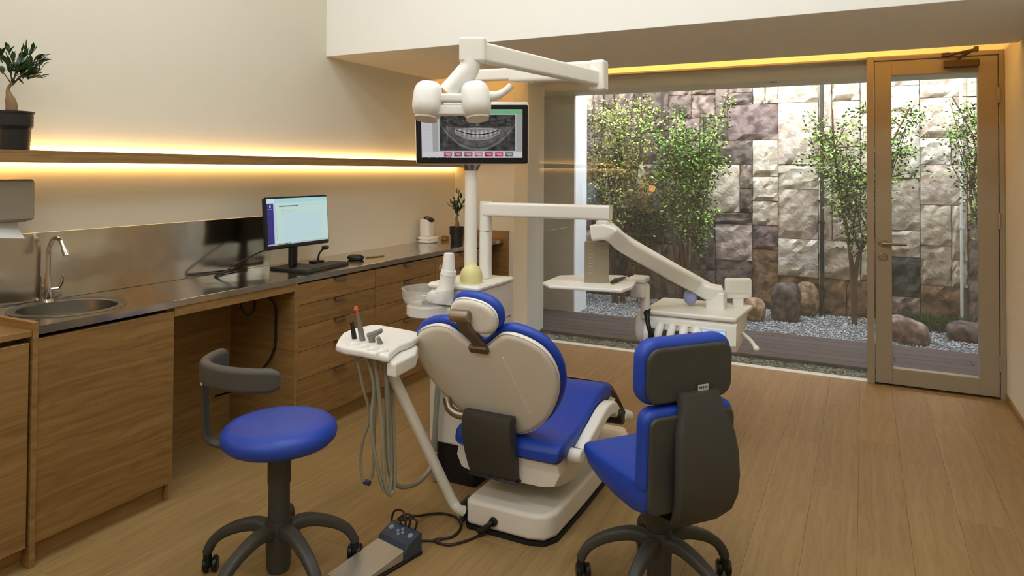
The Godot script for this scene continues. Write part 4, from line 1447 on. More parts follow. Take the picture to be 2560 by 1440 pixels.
func build_chair() -> void:
	var cx := -1.225
	var t := thing("dental_chair", "blue dental chair with a white backrest shell", "dental chair", Vector3(cx, 0, -2.8))
	# base on the floor
	var outline := PackedVector2Array([Vector2(-1.405, -2.40), Vector2(-1.385, -2.378), Vector2(-1.12, -2.375), Vector2(-1.06, -2.395), Vector2(-1.032, -2.45), Vector2(-1.028, -2.7), Vector2(-1.035, -3.35), Vector2(-1.07, -3.42), Vector2(-1.37, -3.42), Vector2(-1.405, -3.36)])
	var mb := Mb.new()
	mb.rprism(outline, 0.0, 0.014, 0.0)
	part("floor_gasket", mb, M.base_black, t)
	mb = Mb.new()
	mb.rprism(Mb.inset(outline, 0.004), 0.014, 0.112, 0.018, 4)
	part("base", mb, M.warm_white, t, 50)
	mb = Mb.new()
	mb.box(-1.35, -1.10, 0.10, 0.22, -3.15, -2.72, 0.02)
	part("lift_column", mb, M.warm_white, t)
	# plug at the foot of the base
	mb = Mb.new()
	var plug := Vector3(-1.268, 0.055, -2.378)
	mb.cyl(plug, plug + Vector3(0, 0, 0.014), 0.017, 0.016, 16, 0.002)
	mb.tube(PackedVector3Array([plug + Vector3(0, 0, 0.01), plug + Vector3(-0.015, -0.012, 0.022), plug + Vector3(-0.05, -0.038, 0.030)]), PackedFloat32Array([0.010, 0.011, 0.010]), 10)
	part("cable_plug", mb, M.black_plastic, t, 50)
	# seat tub: white underside
	mb = Mb.new()
	var prof := [[-2.425, 0.205, 0.298], [-2.50, 0.175, 0.31], [-2.62, 0.150, 0.33], [-2.78, 0.165, 0.37], [-2.92, 0.235, 0.405], [-3.02, 0.31, 0.39], [-3.08, 0.33, 0.37]]
	var rings := []
	for e in prof:
		var z: float = e[0]
		var y0: float = e[1]
		var y1: float = e[2]
		var ring := PackedVector3Array()
		for p in [Vector2(-0.200, 0.12), Vector2(-0.15, 0.0), Vector2(-0.05, -0.02), Vector2(0.05, -0.02), Vector2(0.15, 0.0), Vector2(0.200, 0.12), Vector2(0.222, 0.6), Vector2(0.215, 1.0), Vector2(-0.215, 1.0), Vector2(-0.222, 0.6)]:
			ring.append(Vector3(cx - 0.012 + p.x, lerpf(y0, y1, p.y), z + 0.02 * absf(p.x)))
		rings.append(ring)
	mb.loft(rings)
	part("seat_shell", mb, M.warm_white, t, 40)
	# seat cushion
	mb = Mb.new()
	rings = []
	var top := [[-2.395, 0.350], [-2.41, 0.372], [-2.47, 0.382], [-2.56, 0.388], [-2.66, 0.408], [-2.76, 0.440], [-2.85, 0.468], [-2.93, 0.470], [-3.0, 0.445]]
	var spine := curve(top.map(func(e): return Vector3(0, e[1], e[0])), 0.03)
	for i in spine.size():
		var q := spine[i]
		var k := clampf(minf(i, spine.size() - 1 - i) / 2.0, 0.0, 1.0)
		var th := lerpf(0.035, 0.075, k)
		var hw := 0.232 - 0.012 * (1.0 - k)
		var ring := PackedVector3Array()
		for p in [Vector2(-1, -0.35), Vector2(-0.99, -0.75), Vector2(-0.93, -1.0), Vector2(0.93, -1.0), Vector2(0.99, -0.75), Vector2(1, -0.35), Vector2(0.985, -0.12), Vector2(0.94, 0.0), Vector2(0.6, -0.03), Vector2(0, -0.09), Vector2(-0.6, -0.03), Vector2(-0.94, 0.0), Vector2(-0.985, -0.12)]:
			ring.append(Vector3(cx - 0.008 + p.x * hw, q.y + p.y * th, q.z))
		rings.append(ring)
	mb.loft(rings)
	part("seat", mb, M.blue_vinyl, t, 60)
	# leg rest cover
	mb = Mb.new()
	rings = []
	for e in [[-2.985, 0.455, 0.06], [-3.05, 0.42, 0.06], [-3.14, 0.345, 0.055], [-3.22, 0.265, 0.05], [-3.24, 0.24, 0.04]]:
		var ring := PackedVector3Array()
		for p in [Vector2(-1, -0.5), Vector2(-0.96, -1), Vector2(0.96, -1), Vector2(1, -0.5), Vector2(0.96, 0), Vector2(-0.96, 0)]:
			ring.append(Vector3(cx - 0.008 + p.x * 0.222, e[1] + p.y * e[2], e[0] + p.y * 0.02))
		rings.append(ring)
	mb.loft(rings)
	part("leg_rest", mb, M.brown_cover, t, 40)
	# link arm on the right side
	mb = Mb.new()
	var arc := curve([Vector3(-0.985, 0.305, -2.55), Vector3(-0.975, 0.355, -2.66), Vector3(-0.972, 0.395, -2.78), Vector3(-0.972, 0.385, -2.88), Vector3(-0.972, 0.33, -2.94)], 0.03)
	mb.sweep(arc, Mb.rrect(0.05, 0.055, 0.012, 3), PackedFloat32Array([1.0]), PackedFloat32Array([1.0]))
	part("link_arm", mb, M.unit_white, t, 40)
	mb = Mb.new()
	mb.cyl(Vector3(-1.02, 0.335, -2.93), Vector3(-0.93, 0.335, -2.93), 0.034, 0.034, 18, 0.004)
	part("pivot", mb, M.black_plastic, t)
	mb = Mb.new()
	mb.tube(curve([Vector3(-0.955, 0.33, -2.95), Vector3(-0.95, 0.318, -3.0), Vector3(-0.945, 0.30, -3.05)], 0.02), PackedFloat32Array([0.026, 0.03, 0.024]), 14)
	part("lever", mb, M.unit_white, t, 50)
	mb = Mb.new()
	mb.cyl(Vector3(-1.01, 0.315, -2.50), Vector3(-0.955, 0.315, -2.50), 0.026, 0.026, 18, 0.004)
	part("side_hub", mb, M.unit_white, t)
	# backrest: cushion before, shell behind, leaning towards the camera
	var lean := deg_to_rad(28)
	var bx := Transform3D(Basis(Vector3(1, 0, 0), Vector3(0, -sin(lean), cos(lean)), Vector3(0, cos(lean), sin(lean))), Vector3(-1.258, 0.42, -2.44))
	# local: x across, z up the back, y towards the camera (the back face)
	var half := [Vector2(0.0, -0.055), Vector2(0.10, -0.035), Vector2(0.185, 0.03), Vector2(0.25, 0.115), Vector2(0.292, 0.205), Vector2(0.310, 0.29), Vector2(0.303, 0.365), Vector2(0.272, 0.425), Vector2(0.220, 0.462), Vector2(0.160, 0.480), Vector2(0.105, 0.474), Vector2(0.055, 0.435), Vector2(0.0, 0.395)]
	var full := PackedVector2Array()
	for p: Vector2 in half:
		full.append(p)
	for i in range(half.size() - 2, 0, -1):
		full.append(Vector2(-half[i].x, half[i].y))
	full = smooth(full, 3)
	mb = Mb.new()
	mb.rprism(full, -0.036, 0.004, 0.019, 5, bx)
	part("backrest_cushion", mb, M.blue_vinyl, t, 60)
	mb = Mb.new()
	var shell := smooth(Mb.inset(full, 0.014), 1)
	mb.rprism(shell, 0.0042, 0.030, 0.020, 4, bx)
	part("backrest_shell", mb, M.warm_white, t, 50)
	mb = Mb.new()
	mb.sweep(curve([bx * Vector3(0.095, 0.0305, 0.36), bx * Vector3(0.115, 0.0315, 0.25), bx * Vector3(0.145, 0.0305, 0.10)], 0.04), Mb.rrect(0.006, 0.004, 0.001, 1), PackedFloat32Array([1.0]), PackedFloat32Array([1.0]), bx.basis.y)
	part("shell_ridge", mb, M.unit_white, t)
	# bracket between the back and the seat
	mb = Mb.new()
	rings = []
	for e in [[0.468, -2.362, 0.108], [0.43, -2.353, 0.110], [0.36, -2.362, 0.110], [0.30, -2.378, 0.108], [0.25, -2.398, 0.106], [0.215, -2.415, 0.104]]:
		var ring := PackedVector3Array()
		for p in [Vector2(-1, 0), Vector2(-0.94, 0.022), Vector2(0.94, 0.022), Vector2(1, 0), Vector2(0.92, -0.035), Vector2(-0.92, -0.035)]:
			ring.append(Vector3(-1.283 + p.x * e[2], e[0], e[1] + p.y))
		rings.append(ring)
	mb.loft(rings)
	part("back_bracket", mb, M.grey_plastic, t, 30)
	mb = Mb.new()
	mb.box(-1.392, -1.172, 0.205, 0.2148, -2.452, -2.388, 0.004)
	part("bracket_foot", mb, M.black_plastic, t)
	mb = Mb.new()
	hose(mb, [Vector3(-1.47, 0.50, -2.36), Vector3(-1.455, 0.465, -2.35), Vector3(-1.42, 0.445, -2.355), Vector3(-1.385, 0.44, -2.37)], 0.017, 12)
	part("hinge_arm", mb, M.satin_metal, t, 50)
	# headrest
	lean = deg_to_rad(20)
	var hx := Transform3D(Basis(Vector3(1, 0, 0), Vector3(0, -sin(lean), cos(lean)), Vector3(0, cos(lean), sin(lean))), Vector3(-1.248, 0.882, -2.195))
	var pad := PackedVector2Array()
	for i in 36:
		var a := TAU * i / 36
		var r := Vector2(pow(absf(cos(a)), 0.85) * signf(cos(a)) * 0.105, pow(absf(sin(a)), 0.85) * signf(sin(a)) * 0.078)
		pad.append(r.rotated(-0.12))
	mb = Mb.new()
	mb.rprism(pad, -0.040, 0.0, 0.019, 5, hx)
	part("headrest_cushion", mb, M.blue_vinyl, t, 60)
	mb = Mb.new()
	mb.rprism(Mb.inset(pad, 0.009), 0.0002, 0.030, 0.020, 4, hx)
	part("headrest_shell", mb, M.unit_white, t, 60)
	mb = Mb.new()
	mb.cyl(hx * Vector3(-0.075, 0.046, 0.012), hx * Vector3(0.0, 0.046, 0.012), 0.023, 0.023, 18, 0.004)
	part("headrest_joint", mb, M.satin_metal, t)
	mb = Mb.new()
	mb.sweep(curve([hx * Vector3(-0.034, 0.046, 0.0), hx * Vector3(-0.026, 0.040, -0.045), bx * Vector3(0.004, 0.032, 0.43), bx * Vector3(0.006, 0.028, 0.39)], 0.02), Mb.rrect(0.046, 0.022, 0.005, 2), PackedFloat32Array([1.0]), PackedFloat32Array([1.0]), Vector3.BACK)
	part("headrest_stem", mb, M.stem_metal, t, 30)
	mb = Mb.new()
	mb.box(-0.036, 0.044, 0.024, 0.046, 0.372, 0.405, 0.006, bx)
	part("stem_socket", mb, M.stem_metal, t)

func build_cuspidor() -> void:
	var t := thing("cuspidor_unit", "white spittoon cabinet with a glass bowl beside the dental chair", "dental unit", Vector3(-1.64, 0, -2.85))
	var mb := Mb.new()
	mb.box(-1.76, -1.53, 0.0, 0.17, -3.0, -2.69, 0.006)
	part("plinth", mb, M.base_black, t)
	mb = Mb.new()
	mb.box(-1.765, -1.515, 0.17, 0.862, -3.01, -2.68, 0.012)
	part("cabinet", mb, M.warm_white, t, 40)
	mb = Mb.new()
	mb.box(-1.775, -1.505, 0.8625, 0.886, -3.02, -2.67, 0.008)
	part("cabinet_top", mb, M.unit_white, t, 40)
	boxpart("side_seam", M.grey_plastic, t, -1.5152, -1.5142, 0.70, 0.703, -3.0, -2.86)
	# bowl on its bracket
	var c := Vector3(-1.722, 0, -2.60)
	mb = Mb.new()
	mb.lathe(PackedVector2Array([Vector2(0.0, 0.755), Vector2(0.085, 0.755), Vector2(0.094, 0.762), Vector2(0.094, 0.80), Vector2(0.088, 0.806), Vector2(0.0, 0.806)]), 32, Transform3D(Basis(), c))
	mb.box(c.x - 0.05, c.x + 0.12, 0.76, 0.80, c.z - 0.10, c.z, 0.012)
	part("bowl_bracket", mb, M.unit_white, t, 40)
	mb = Mb.new()
	mb.lathe(PackedVector2Array([Vector2(0.0, 0.808), Vector2(0.085, 0.808), Vector2(0.106, 0.816), Vector2(0.114, 0.838), Vector2(0.1165, 0.872), Vector2(0.1185, 0.876), Vector2(0.1150, 0.877), Vector2(0.1135, 0.872), Vector2(0.111, 0.838), Vector2(0.103, 0.819), Vector2(0.084, 0.812), Vector2(0.0, 0.812)]), 40, Transform3D(Basis(), c))
	part("bowl", mb, M.bowl_glass, t, 60)
	mb = Mb.new()
	mb.lathe(PackedVector2Array([Vector2(0.0, 0.8122), Vector2(0.03, 0.8122), Vector2(0.028, 0.817), Vector2(0.0, 0.818)]), 20, Transform3D(Basis(), c))
	part("bowl_drain", mb, M.silver_plastic, t)
	# filler column with the cup holder
	mb = Mb.new()
	var f := Vector3(-1.645, 0, -2.640)
	mb.tube(PackedVector3Array([f + Vector3(-0.015, 0.81, 0.02), f + Vector3(-0.012, 0.85, 0.014), f + Vector3(-0.004, 0.885, 0.004), f + Vector3(0, 0.93, 0)]), PackedFloat32Array([0.052, 0.044, 0.034, 0.036]), 20)
	part("filler_base", mb, M.unit_white, t, 50)
	mb = Mb.new()
	mb.blob(Transform3D(Basis(), f + Vector3(-0.045, 0.835, 0.03)), 0.042, 0.030, 0.035, 2.3, 16, 10)
	part("filler_hood", mb, M.light_white, t, 60)
	mb = Mb.new()
	mb.cyl(f + Vector3(0, 0.93, 0), f + Vector3(0.004, 0.957, -0.002), 0.037, 0.034, 20, 0.003)
	part("cup_ring", mb, M.unit_white, t)
	mb = Mb.new()
	hose(mb, [f + Vector3(-0.02, 0.93, 0.02), f + Vector3(-0.03, 0.965, 0.02), f + Vector3(-0.026, 0.975, 0.015)], 0.004, 8, 0.01)
	part("water_spout", mb, M.silver_plastic, t, 50)
	t = thing("paper_cup", "white upturned cup on the spittoon column", "cup", f + Vector3(0, 0.956, 0))
	mb = Mb.new()
	mb.lathe(PackedVector2Array([Vector2(0.0, 0.9562), Vector2(0.030, 0.9562), Vector2(0.0225, 1.028), Vector2(0.020, 1.031), Vector2(0.0, 1.031)]), 24, Transform3D(Basis(Vector3.FORWARD, 0.04), f + Vector3(-0.036, 0, 0)))
	part("cup", mb, M.light_white, t, 40)
	mb = Mb.new()
	mb.lathe(PackedVector2Array([Vector2(0.0295, 0.9563), Vector2(0.0312, 0.957), Vector2(0.0308, 0.960), Vector2(0.0295, 0.960)]), 24, Transform3D(Basis(Vector3.FORWARD, 0.04), f + Vector3(-0.036, 0, 0)), false)
	part("rim", mb, M.light_white, t, 40)
	# yellow mixing bowl turned upside down on the cabinet
	t = thing("mixing_bowl", "pale yellow silicone bowl upside down on the white cabinet", "bowl", Vector3(-1.598, 0.886, -2.765))
	mb = Mb.new()
	mb.lathe(PackedVector2Array([Vector2(0.0, 0.8865), Vector2(0.046, 0.8865), Vector2(0.050, 0.892), Vector2(0.052, 0.912), Vector2(0.047, 0.938), Vector2(0.033, 0.958), Vector2(0.020, 0.967), Vector2(0.018, 0.973), Vector2(0.0, 0.973)]), 32, Transform3D(Basis(), Vector3(-1.598, 0, -2.765)))
	part("bowl", mb, M.yellow_silicone, t, 60)
	mb = Mb.new()
	mb.lathe(PackedVector2Array([Vector2(0.044, 0.8866), Vector2(0.054, 0.8868), Vector2(0.054, 0.8905), Vector2(0.049, 0.892)]), 32, Transform3D(Basis(), Vector3(-1.598, 0, -2.765)), false)
	part("rim", mb, M.yellow_silicone, t, 60)
	# drain hose along the cabinet
	t = thing("drain_hose", "thick grey hose hanging along the white cabinet to the floor", "hose", Vector3(-1.7, 0.02, -2.65))
	mb = Mb.new()
	hose(mb, [Vector3(-1.70, 0.46, -2.655), Vector3(-1.702, 0.38, -2.648), Vector3(-1.708, 0.26, -2.645), Vector3(-1.715, 0.12, -2.65), Vector3(-1.72, 0.02, -2.66)], 0.0125, 12)
	part("hose", mb, M.tube_grey, t, 60)

func build_operating_light() -> void:
	var pole := Vector3(-1.662, 0, -2.868)
	var t := thing("operating_light", "white dental operating light on a jointed arm and pole", "dental lamp", pole + Vector3(0, 0.886, 0))
	var mb := Mb.new()
	mb.cyl(pole + Vector3(0, 0.886, 0), pole + Vector3(0, 1.85, 0), 0.030, 0.028, 24, 0.004)
	part("pole", mb, M.unit_white, t)
	mb = Mb.new()
	mb.cyl(pole + Vector3(0, 1.395, 0), pole + Vector3(0, 1.43, 0), 0.032, 0.046, 24, 0.003)
	part("collar", mb, M.satin_metal, t)
	var a := pole + Vector3(0, 1.845, 0)
	var j := pd(1497, 176, 2.80)
	var e := pd(1182, 126, 2.35)
	mb = Mb.new()
	mb.sweep(PackedVector3Array([a - (j - a).normalized() * 0.04, a.lerp(j, 0.35), a.lerp(j, 0.36), j]), Mb.rrect(0.048, 0.050, 0.010, 3), PackedFloat32Array([0.9, 0.9, 1.0, 1.05]), PackedFloat32Array([1.05, 1.1, 1.45, 1.55]))
	part("lower_arm", mb, M.unit_white, t, 40)
	mb = Mb.new()
	mb.box(j.x - 0.032, j.x + 0.032, j.y - 0.085, j.y + 0.040, j.z - 0.032, j.z + 0.032, 0.012)
	part("elbow", mb, M.unit_white, t, 40)
	var j2 := j + Vector3(0, -0.035, 0.0)
	mb = Mb.new()
	mb.sweep(PackedVector3Array([j2 + (e - j2).normalized() * 0.01, e + (j2 - e).normalized() * 0.02]), Mb.rrect(0.044, 0.062, 0.010, 3), PackedFloat32Array([1.0]), PackedFloat32Array([0.95, 1.1]))
	part("upper_arm", mb, M.unit_white, t, 40)
	mb = Mb.new()
	mb.cyl(j2 + Vector3(-0.02, 0.015, 0.034), j2 + Vector3(-0.02, 0.015, 0.030), 0.018)
	mb.box(j2.x - 0.10, j2.x - 0.05, j2.y + 0.018, j2.y + 0.026, j2.z + 0.02, j2.z + 0.03)
	part("arm_slot", mb, M.satin_metal, t)
	# knuckle and neck down to the head
	mb = Mb.new()
	var d := look.z
	var side := look.x
	mb.rprism(Mb.rrect(0.090, 0.062, 0.016, 3), -0.040, 0.042, 0.008, 3, Transform3D(Basis(side, Vector3.UP, d), e))
	part("knuckle", mb, M.unit_white, t, 40)
	var hc := pd(1128, 250, 2.33)
	mb = Mb.new()
	mb.tube(curve([e + side * -0.012 + Vector3(0, -0.03, 0), e + side * -0.014 + Vector3(0, -0.065, 0), hc + side * -0.012 + Vector3(0, 0.025, 0) + d * -0.02], 0.02), PackedFloat32Array([0.034, 0.034, 0.034, 0.035, 0.036]), 20)
	part("neck", mb, M.light_white, t, 50)
	# head: two lobes with a grip between them
	var hb := Basis(side, look.y, d)
	var hub := Mb.new()
	hub.rprism(Mb.rrect(0.11, 0.055, 0.014, 3), -0.008, 0.020, 0.008, 3, Transform3D(hb, hc + side * 0.002))
	hub.rprism(Mb.rrect(0.11, 0.050, 0.012, 3), -0.052, -0.018, 0.008, 3, Transform3D(hb, hc + side * 0.002))
	part("crossbar", hub, M.light_white, t, 40)
	for s in [-1, 1]:
		mb = Mb.new()
		var lb: Basis = hb.rotated(hb.z, 0.10 * s).rotated(hb.x, -0.25)
		var lc: Vector3 = hc + side * (-0.078 if s < 0 else 0.082) + look.y * -0.003 + d * -0.012
		mb.blob(Transform3D(lb, lc), 0.050, 0.064, 0.070, 2.9, 28, 18)
		var lobe := part("lamp_lobe", mb, M.light_white, t, 60)
		mb = Mb.new()
		mb.rprism(Mb.rrect(0.075, 0.08, 0.03, 5), 0.0, 0.006, 0.002, 2, Transform3D(lb * Basis(Vector3.RIGHT, PI), lc + lb.y * -0.0585))
		part("lens", mb, M.warm_white, lobe, 40)
	mb = Mb.new()
	var h0 := hc + side * 0.125 + look.y * 0.010
	mb.tube(curve([h0 - side * 0.01, h0 + side * 0.03 + look.y * 0.006, h0 + side * 0.058 + look.y * 0.022, h0 + side * 0.076 + look.y * 0.040], 0.012), PackedFloat32Array([0.024, 0.022, 0.019, 0.0175, 0.016, 0.015, 0.014, 0.012]), 14)
	part("handle", mb, M.unit_white, t, 50)
	# x-ray screen on the pole
	var mc := pd(1180, 334, 3.21)
	t = thing("xray_monitor", "white-rimmed monitor with a dental x-ray mounted on the pole", "monitor", mc)
	var tilt := Basis(look.x, look.y.rotated(look.x, 0.16), look.z.rotated(look.x, 0.16))
	var mx := Transform3D(tilt * Basis(Vector3.RIGHT, PI / 2), mc)
	# local of mx: x across, y towards the viewer, z down
	mb = Mb.new()
	mb.rprism(Mb.rrect(0.522, 0.288, 0.012, 3), -0.034, 0.0, 0.006, 2, mx)
	part("housing", mb, M.light_white, t, 40)
	mb = Mb.new()
	mb.rprism(Mb.rrect(0.514, 0.272, 0.006, 2), 0.0002, 0.003, 0.001, 1, mx * Transform3D(Basis(), Vector3(0, 0, 0.004)))
	part("bezel", mb, M.black_plastic, t)
	var w := 0.232
	var y1 := 0.0036
	var scr := screen("screen", xray_image(), 0.95, [mx * Vector3(-w, y1, -0.112), mx * Vector3(w, y1, -0.112), mx * Vector3(w, y1, 0.112), mx * Vector3(-w, y1, 0.112)])
	t.add_child(scr)
	scr.position = -at_origin
	area(t, mx * Vector3(0, 0.006, 0), mx.basis.y, 0.46, 0.22, 0.012, Color(0.9, 0.92, 1.0))
	mb = Mb.new()
	mb.rprism(Mb.rrect(0.10, 0.07, 0.010, 2), -0.0345, -0.062, 0.0, 2, mx)
	mb.cyl(pole + Vector3(0, 1.43, 0), pole + Vector3(0, 1.53, 0), 0.033, 0.033, 20)
	part("mount", mb, M.satin_metal, t, 40)

func build_delivery() -> void:
	var post := Vector3(-1.602, 0, -2.905)
	var t := thing("delivery_unit", "white dental delivery unit on a jointed arm before the window", "dental unit", post + Vector3(0, 0.886, 0))
	var mb := Mb.new()
	mb.rprism(Mb.rrect(0.052, 0.052, 0.016, 4), 0.886, 1.250, 0.004, 2, Transform3D(Basis(), post))
	part("post", mb, M.unit_white, t, 40)
	boxpart("post_seam", M.satin_metal, t, post.x - 0.0262, post.x + 0.0262, 1.11, 1.112, post.z - 0.0262, post.z + 0.0262)
	var a := post + Vector3(0, 1.213, 0)
	var el := pd(1510, 528, 3.08)
	el.y = 1.213
	mb = Mb.new()
	mb.sweep(PackedVector3Array([a, el + (el - a).normalized() * 0.03]), Mb.rrect(0.060, 0.066, 0.012, 3), PackedFloat32Array([1.0]), PackedFloat32Array([1.0]))
	part("upper_arm", mb, M.unit_white, t, 40)
	mb = Mb.new()
	mb.box(el.x - 0.030, el.x + 0.030, 1.11, 1.185, el.z - 0.030, el.z + 0.030, 0.010)
	part("elbow", mb, M.unit_white, t, 40)
	var k0 := el + Vector3(0, -0.085, 0)
	k0.y = 1.128
	var k1 := pd(1765, 728, 3.36)
	mb = Mb.new()
	mb.sweep(curve([k0 + Vector3(-0.045, -0.006, -0.01), k0 + Vector3(0.03, 0, 0.0), k0.lerp(k1, 0.18), k0.lerp(k1, 0.6), k1 + Vector3(-0.045, 0.028, 0), k1 + Vector3(0.01, 0.0, 0.0), k1 + Vector3(0.065, -0.010, -0.02)], 0.04), Mb.rrect(0.066, 0.074, 0.014, 3), PackedFloat32Array([1.0]), PackedFloat32Array([1.0]))
	part("spring_arm", mb, M.unit_white, t, 40)
	mb = Mb.new()
	mb.box(k1.x + 0.0, k1.x + 0.09, 0.735, 0.825, k1.z - 0.06, k1.z + 0.02, 0.012)
	part("arm_end", mb, M.unit_white, t, 40)
	mb = Mb.new()
	mb.blob(Transform3D(Basis(), k1 + Vector3(-0.075, -0.035, 0.0)), 0.032, 0.036, 0.03, 2.2, 16, 10)
	part("release_knob", mb, M.soft_blue, t, 60)
	# head
	var x0 := -0.932
	var x1 := -0.498
	mb = Mb.new()
	var top := PackedVector2Array([Vector2(x0, -3.60), Vector2(x0 - 0.002, -3.26), Vector2(x0 + 0.02, -3.238), Vector2(x1 - 0.03, -3.238), Vector2(x1 - 0.012, -3.25), Vector2(x1 + 0.012, -3.59), Vector2(x1, -3.605)])
	mb.rprism(top, 0.722, 0.744, 0.008, 3)
	part("table_top", mb, M.unit_white, t, 40)
	mb = Mb.new()
	var ring_pts := [Vector2(-3.58, 0.7215), Vector2(-3.262, 0.7215), Vector2(-3.238, 0.705), Vector2(-3.226, 0.62), Vector2(-3.245, 0.588), Vector2(-3.40, 0.60), Vector2(-3.56, 0.66)]
	var rings := []
	for xs in [[x0 - 0.012, 0.75], [x0 + 0.004, 0.97], [x0 + 0.02, 1.0], [x1 - 0.035, 1.0], [x1 - 0.012, 0.96]]:
		var ring := PackedVector3Array()
		for p: Vector2 in ring_pts:
			ring.append(Vector3(xs[0], lerpf(0.66, p.y, xs[1]) if p.y < 0.72 else p.y, lerpf(-3.40, p.x, xs[1])))
		rings.append(ring)
	mb.loft(rings)
	part("body", mb, M.unit_white, t, 30)
	# control screen and keys on the front
	mb = Mb.new()
	mb.box(-0.66, -0.552, 0.637, 0.690, -3.234, -3.226, 0.003)
	part("control_panel", mb, M.unit_white, t)
	var scm := Image.create(64, 32, false, Image.FORMAT_RGB8)
	scm.fill(Color(0.74, 0.88, 0.98))
	scm.fill_rect(Rect2i(0, 0, 64, 6), Color(0.60, 0.74, 0.90))
	scm.fill_rect(Rect2i(6, 14, 20, 3), Color(0.55, 0.70, 0.88))
	var scr := screen("control_screen", ImageTexture.create_from_image(scm), 0.95, [Vector3(-0.655, 0.686, -3.2255), Vector3(-0.557, 0.686, -3.2255), Vector3(-0.557, 0.641, -3.2255), Vector3(-0.655, 0.641, -3.2255)])
	t.add_child(scr)
	scr.position = -at_origin
	area(t, Vector3(-0.606, 0.664, -3.222), Vector3(0, 0, 1), 0.09, 0.04, 0.002, Color(0.8, 0.92, 1.0))
	for k in 3:
		mb = Mb.new()
		mb.box(-0.845 + 0.055 * k, -0.818 + 0.055 * k, 0.684, 0.692, -3.236, -3.229, 0.001)
		part("key", mb, M.warm_white, t)
	# instrument holders
	for k in 5:
		mb = Mb.new()
		var hx := -0.905 + 0.056 * k
		mb.tube(curve([Vector3(hx, 0.680, -3.24), Vector3(hx, 0.668, -3.215), Vector3(hx - 0.004, 0.63, -3.195), Vector3(hx - 0.004, 0.60, -3.195)], 0.012), PackedFloat32Array([0.014, 0.018, 0.020, 0.020, 0.020, 0.019, 0.018, 0.016, 0.012]), 12)
		part("instrument_holder", mb, M.light_white, t, 50)
		if k < 4:
			mb = Mb.new()
			mb.cyl(Vector3(hx + 0.026, 0.665, -3.215), Vector3(hx + 0.028, 0.60, -3.205), 0.009, 0.007, 10, 0.001)
			part("instrument", mb, M.grey_plastic, t)
	mb = Mb.new()
	mb.tube(curve([Vector3(x1 - 0.01, 0.645, -3.40), Vector3(x1 + 0.035, 0.63, -3.34), Vector3(x1 + 0.062, 0.610, -3.30)], 0.02), PackedFloat32Array([0.009]), 10)
	mb.blob(Transform3D(Basis(), Vector3(x1 + 0.066, 0.607, -3.295)), 0.014, 0.014, 0.014, 2.0, 12, 8)
	part("handle", mb, M.unit_white, t, 50)
	mb = Mb.new()
	mb.tube(curve([Vector3(x0 + 0.012, 0.735, -3.28), Vector3(x0 + 0.02, 0.728, -3.225), Vector3(x0 + 0.035, 0.68, -3.200), Vector3(x0 + 0.05, 0.62, -3.195), Vector3(x0 + 0.045, 0.585, -3.20)], 0.015), PackedFloat32Array([0.010, 0.014, 0.018, 0.020, 0.020, 0.018, 0.015, 0.011]), 12)
	part("syringe", mb, M.black_plastic, t, 50)
	mb = Mb.new()
	mb.blob(Transform3D(Basis(), Vector3(x0 - 0.012, 0.655, -3.285)), 0.040, 0.075, 0.055, 2.6, 18, 14)
	part("side_pod", mb, M.unit_white, t, 60)
	# small display standing at the back right
	mb = Mb.new()
	var dc := Vector3(-0.550, 0.828, -3.55)
	var db := Transform3D(look * Basis(Vector3.RIGHT, PI / 2), dc)
	mb.rprism(Mb.rrect(0.128, 0.098, 0.010, 3), -0.012, 0.012, 0.005, 2, db)
	mb.box(-0.026, 0.026, -0.095, -0.045, -0.010, 0.010, 0.004, Transform3D(look, dc))
	part("display", mb, M.unit_white, t, 40)
	mb = Mb.new()
	mb.rprism(Mb.rrect(0.100, 0.062, 0.004, 2), 0.0121, 0.0135, 0.0, 1, db * Transform3D(Basis(), Vector3(0, 0, -0.008)))
	part("display_face", mb, M.warm_white, t)
	# side tray on its own post
	var tp := Vector3(-0.925, 0, -3.215)
	mb = Mb.new()
	mb.cyl(tp + Vector3(0, 0.70, -0.03), tp + Vector3(0, 0.862, -0.03), 0.021, 0.021, 18, 0.003)
	part("tray_post", mb, M.unit_white, t)
	mb = Mb.new()
	mb.box(tp.x - 0.062, tp.x + 0.008, 0.800, 0.872, tp.z - 0.055, tp.z + 0.02, 0.008)
	mb.box(tp.x - 0.070, tp.x + 0.010, 0.872, 0.898, tp.z - 0.075, tp.z + 0.025, 0.006)
	part("tray_bracket", mb, M.warm_white, t, 40)
	mb = Mb.new()
	var poly := PackedVector2Array()
	for p in [[1356, 705], [1372, 713], [1480, 720], [1555, 724], [1580, 716], [1592, 700], [1560, 688], [1480, 686], [1398, 688]]:
		var q := ph(p[0], p[1], 0.893)
		poly.append(Vector2(q.x, q.z))
	mb.rprism(poly, 0.878, 0.893, 0.005, 2)
	part("tray", mb, M.unit_white, t, 40)
	# plate with printed lines standing on the tray, and a pen
	var s0 := ph(1461, 706, 0.8935)
	var s1 := ph(1522, 707, 0.8935)
	var up := (s1 - s0).normalized()
	var len_ := (s1 - s0).length()
	t = thing("sign_plate", "brown acrylic plate with printed lines standing on the white tray", "sign", (s0 + s1) / 2)
	var sb := Transform3D(Basis(up, Vector3.UP, up.cross(Vector3.UP).normalized()), (s0 + s1) / 2)
	var hgt := 0.185
	mb = Mb.new()
	mb.box(-len_ / 2, len_ / 2, 0.0, hgt, -0.002, 0.002, 0.0005, sb)
	part("plate", mb, M.sign_plate, t)
	mb = Mb.new()
	mb.box(-len_ * 0.35, -len_ * 0.18, hgt * 0.76, hgt * 0.80, 0.002, 0.0026, 0.0, sb)
	part("heading", mb, M.sign_gold, t)
	mb = Mb.new()
